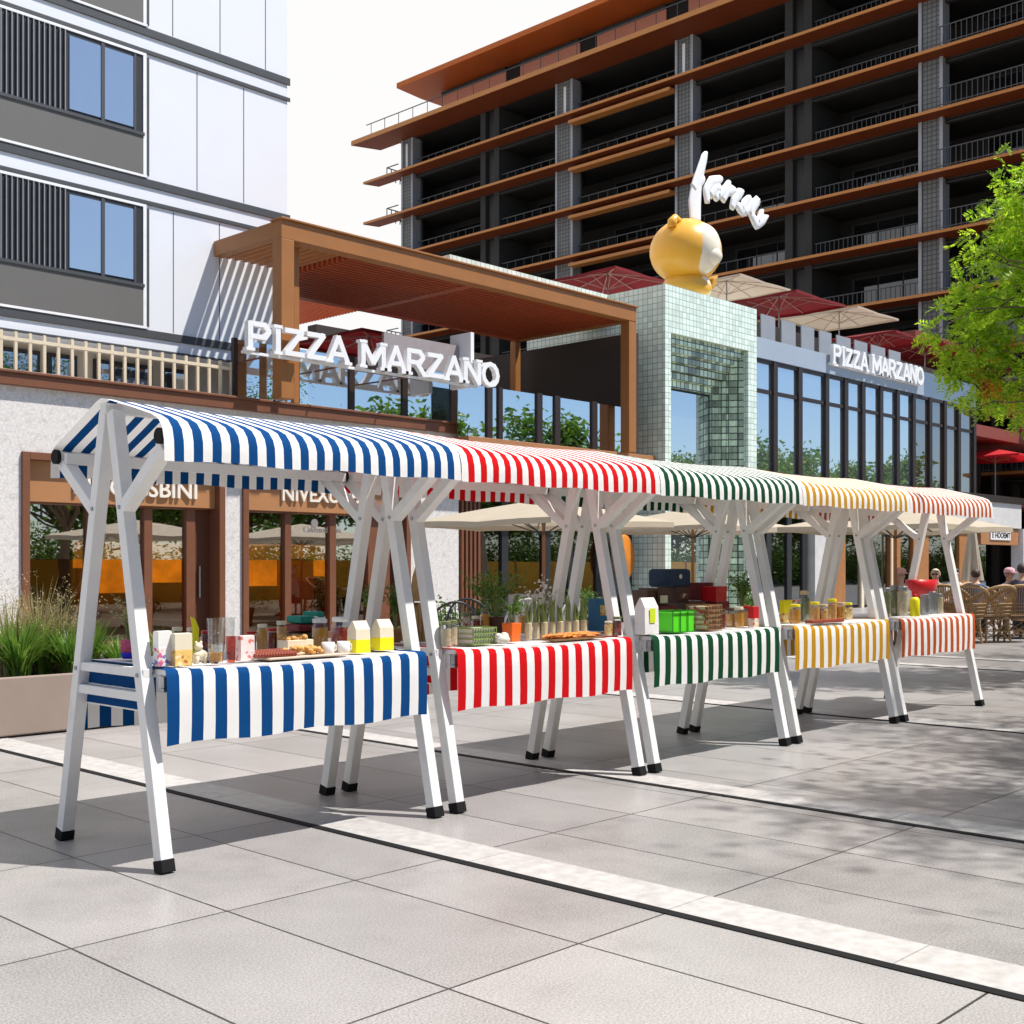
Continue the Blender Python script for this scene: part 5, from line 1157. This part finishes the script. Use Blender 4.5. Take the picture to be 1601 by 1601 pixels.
m.build('crown', lf1, tt); mo.build('orange_leaves', lfo, tt)
# trees of the plaza out of the frame on the right: they shade the paving
for (x, y, h, r) in ((10.8,-1.0,9.6,2.6),(14.0,-1.2,10.2,2.6),(19.6,.2,10.6,2.6),(24.6,2.2,10.8,2.8)):
    tree((x,y,0), h, r, 15000, .075, 'leafy plaza tree shading the paving on the right', lf2, 'plaza trees', 'plaza_tree', 32, .62)
random.seed(41)
tr0 = tree((-9,-14,0), 8.5, 3.4, 12000, .19, 'leafy tree in the row across the plaza', leaf_mat('mid_leaves', (.035,.12,.01), (.19,.32,.03), .45), 'trees across the plaza', 'street_tree', 30, .55)
for k in range(24):
    c = copy_tree(tr0); c.location = (-5.2 + 5.2*k + random.uniform(-1,1), -14.5 + random.uniform(-2.5,2), 0); c.rotation_euler.z = random.random()*6.28; s = random.uniform(.95,1.38) * (1.15 if k > 12 else 1); c.scale = (s,s,s)
random.seed(77)
sh0 = shrub((-8,-8.4,0), 2.1, 5200, .13, leaf_mat('dark_leaves', (.02,.07,.008), (.10,.20,.02), .35), 'tall_shrub', 'dense dark shrub in the hedge row across the plaza', 'shrub', .95, 'shrubs across the plaza')
for k in range(44):
    c = copy_tree(sh0); c.location.x = -4.6 + 3.1*k; c.location.y = -8.4 + random.uniform(-.6,.6); c.rotation_euler.z = random.random()*6.28; s = random.uniform(.75,1.15); c.scale = (s,s,s*random.uniform(.8,1.1))
hd = thing('hoarding', (25,-4.5,0), 'long low ochre hoarding wall across the plaza', 'wall'); m = MB(); m.box(-20,75,-4.6,-4.4,0,1.75); m.build('boards', mat('ochre_boards', (.62,.36,.03), .6, .2, 1.2), hd); m = MB()
for k in range(39): m.box(-20+2.5*k, -19.9+2.5*k, -4.4, -4.36, 0, 1.8)
m.build('battens', wood, hd)
# ================================================================== light, air, camera
SD = Vector((.36,-.45,1.0)).normalized()               # towards the sun
el = math.asin(SD.z); az = math.atan2(SD.x, SD.y)
w = bpy.data.worlds.new('World'); sc.world = w; w.use_nodes = True; nt = w.node_tree; N = nt.nodes.new; L = nt.links.new
bgn = nt.nodes['Background']; sky = N('ShaderNodeTexSky'); sky.sky_type = 'NISHITA'; sky.sun_disc = False; sky.sun_elevation = el; sky.sun_rotation = az; sky.dust_density = .3; sky.ozone_density = 3.0
hz = N('ShaderNodeMix'); hz.data_type = 'RGBA'; hz.blend_type = 'MULTIPLY'; hz.inputs[0].default_value = 1; hz.inputs[7].default_value = (.90,.97,1.06,1); L(sky.outputs[0], hz.inputs[6]); L(hz.outputs[2], bgn.inputs['Color']); bgn.inputs['Strength'].default_value = .085
b2 = N('ShaderNodeBackground'); b2.inputs['Color'].default_value = (1,.992,.985,1); b2.inputs['Strength'].default_value = .69
tc = N('ShaderNodeTexCoord'); sp = N('ShaderNodeSeparateXYZ'); L(tc.outputs['Generated'], sp.inputs[0])
no = N('ShaderNodeTexNoise'); no.inputs['Scale'].default_value = 2.2; no.inputs['Detail'].default_value = 7; no.inputs['Roughness'].default_value = .6; L(tc.outputs['Generated'], no.inputs['Vector'])
def mth(op, a, b=None, c=None):
    n = N('ShaderNodeMath'); n.operation = op
    for i, q in enumerate((a, b, c)):
        if q is None: continue
        if isinstance(q, (int, float)): n.inputs[i].default_value = q
        else: L(q, n.inputs[i])
    return n.outputs[0]
# a bank of thin white cloud covers the northern half of the sky, wisps elsewhere; overhead cover added for neutral fill
cov = mth('ADD', mth('ADD', mth('MULTIPLY', sp.outputs[1], 1.3), mth('MULTIPLY', mth('MAXIMUM', mth('SUBTRACT', sp.outputs[2], .45), 0), 1.2)), mth('MULTIPLY', mth('SUBTRACT', no.outputs['Fac'], .5), 1.6))
mr = N('ShaderNodeMapRange'); mr.interpolation_type = 'SMOOTHSTEP'; mr.inputs[1].default_value = -.05; mr.inputs[2].default_value = .55; L(cov, mr.inputs[0])
ms = N('ShaderNodeMixShader'); L(mr.outputs[0], ms.inputs[0]); L(bgn.outputs[0], ms.inputs[1]); L(b2.outputs[0], ms.inputs[2]); L(ms.outputs[0], nt.nodes['World Output'].inputs['Surface'])
sl = bpy.data.lights.new('sun', 'SUN'); sl.energy = 4.5; sl.angle = R(.9); sl.color = (1,.955,.89); so = bpy.data.objects.new('sun', sl); COL.objects.link(so); so.location = (20,-20,40)
so.rotation_euler = SD.to_track_quat('Z', 'Y').to_euler()
cd = bpy.data.cameras.new('camera'); cd.sensor_width = 36; cd.lens = 36*FPX/1601; cd.shift_y = 84.5/1601; cd.clip_start = .05; cd.clip_end = 2000
co = bpy.data.objects.new('camera', cd); COL.objects.link(co); co.location = (0,0,EYE); co.rotation_euler = (R(90), 0, AL - R(90)); sc.camera = co
sc.view_settings.view_transform = 'Standard'; sc.view_settings.look = 'None'; sc.view_settings.exposure = .52; sc.view_settings.gamma = 1
sc.cycles.max_bounces = 6; sc.cycles.transparent_max_bounces = 12
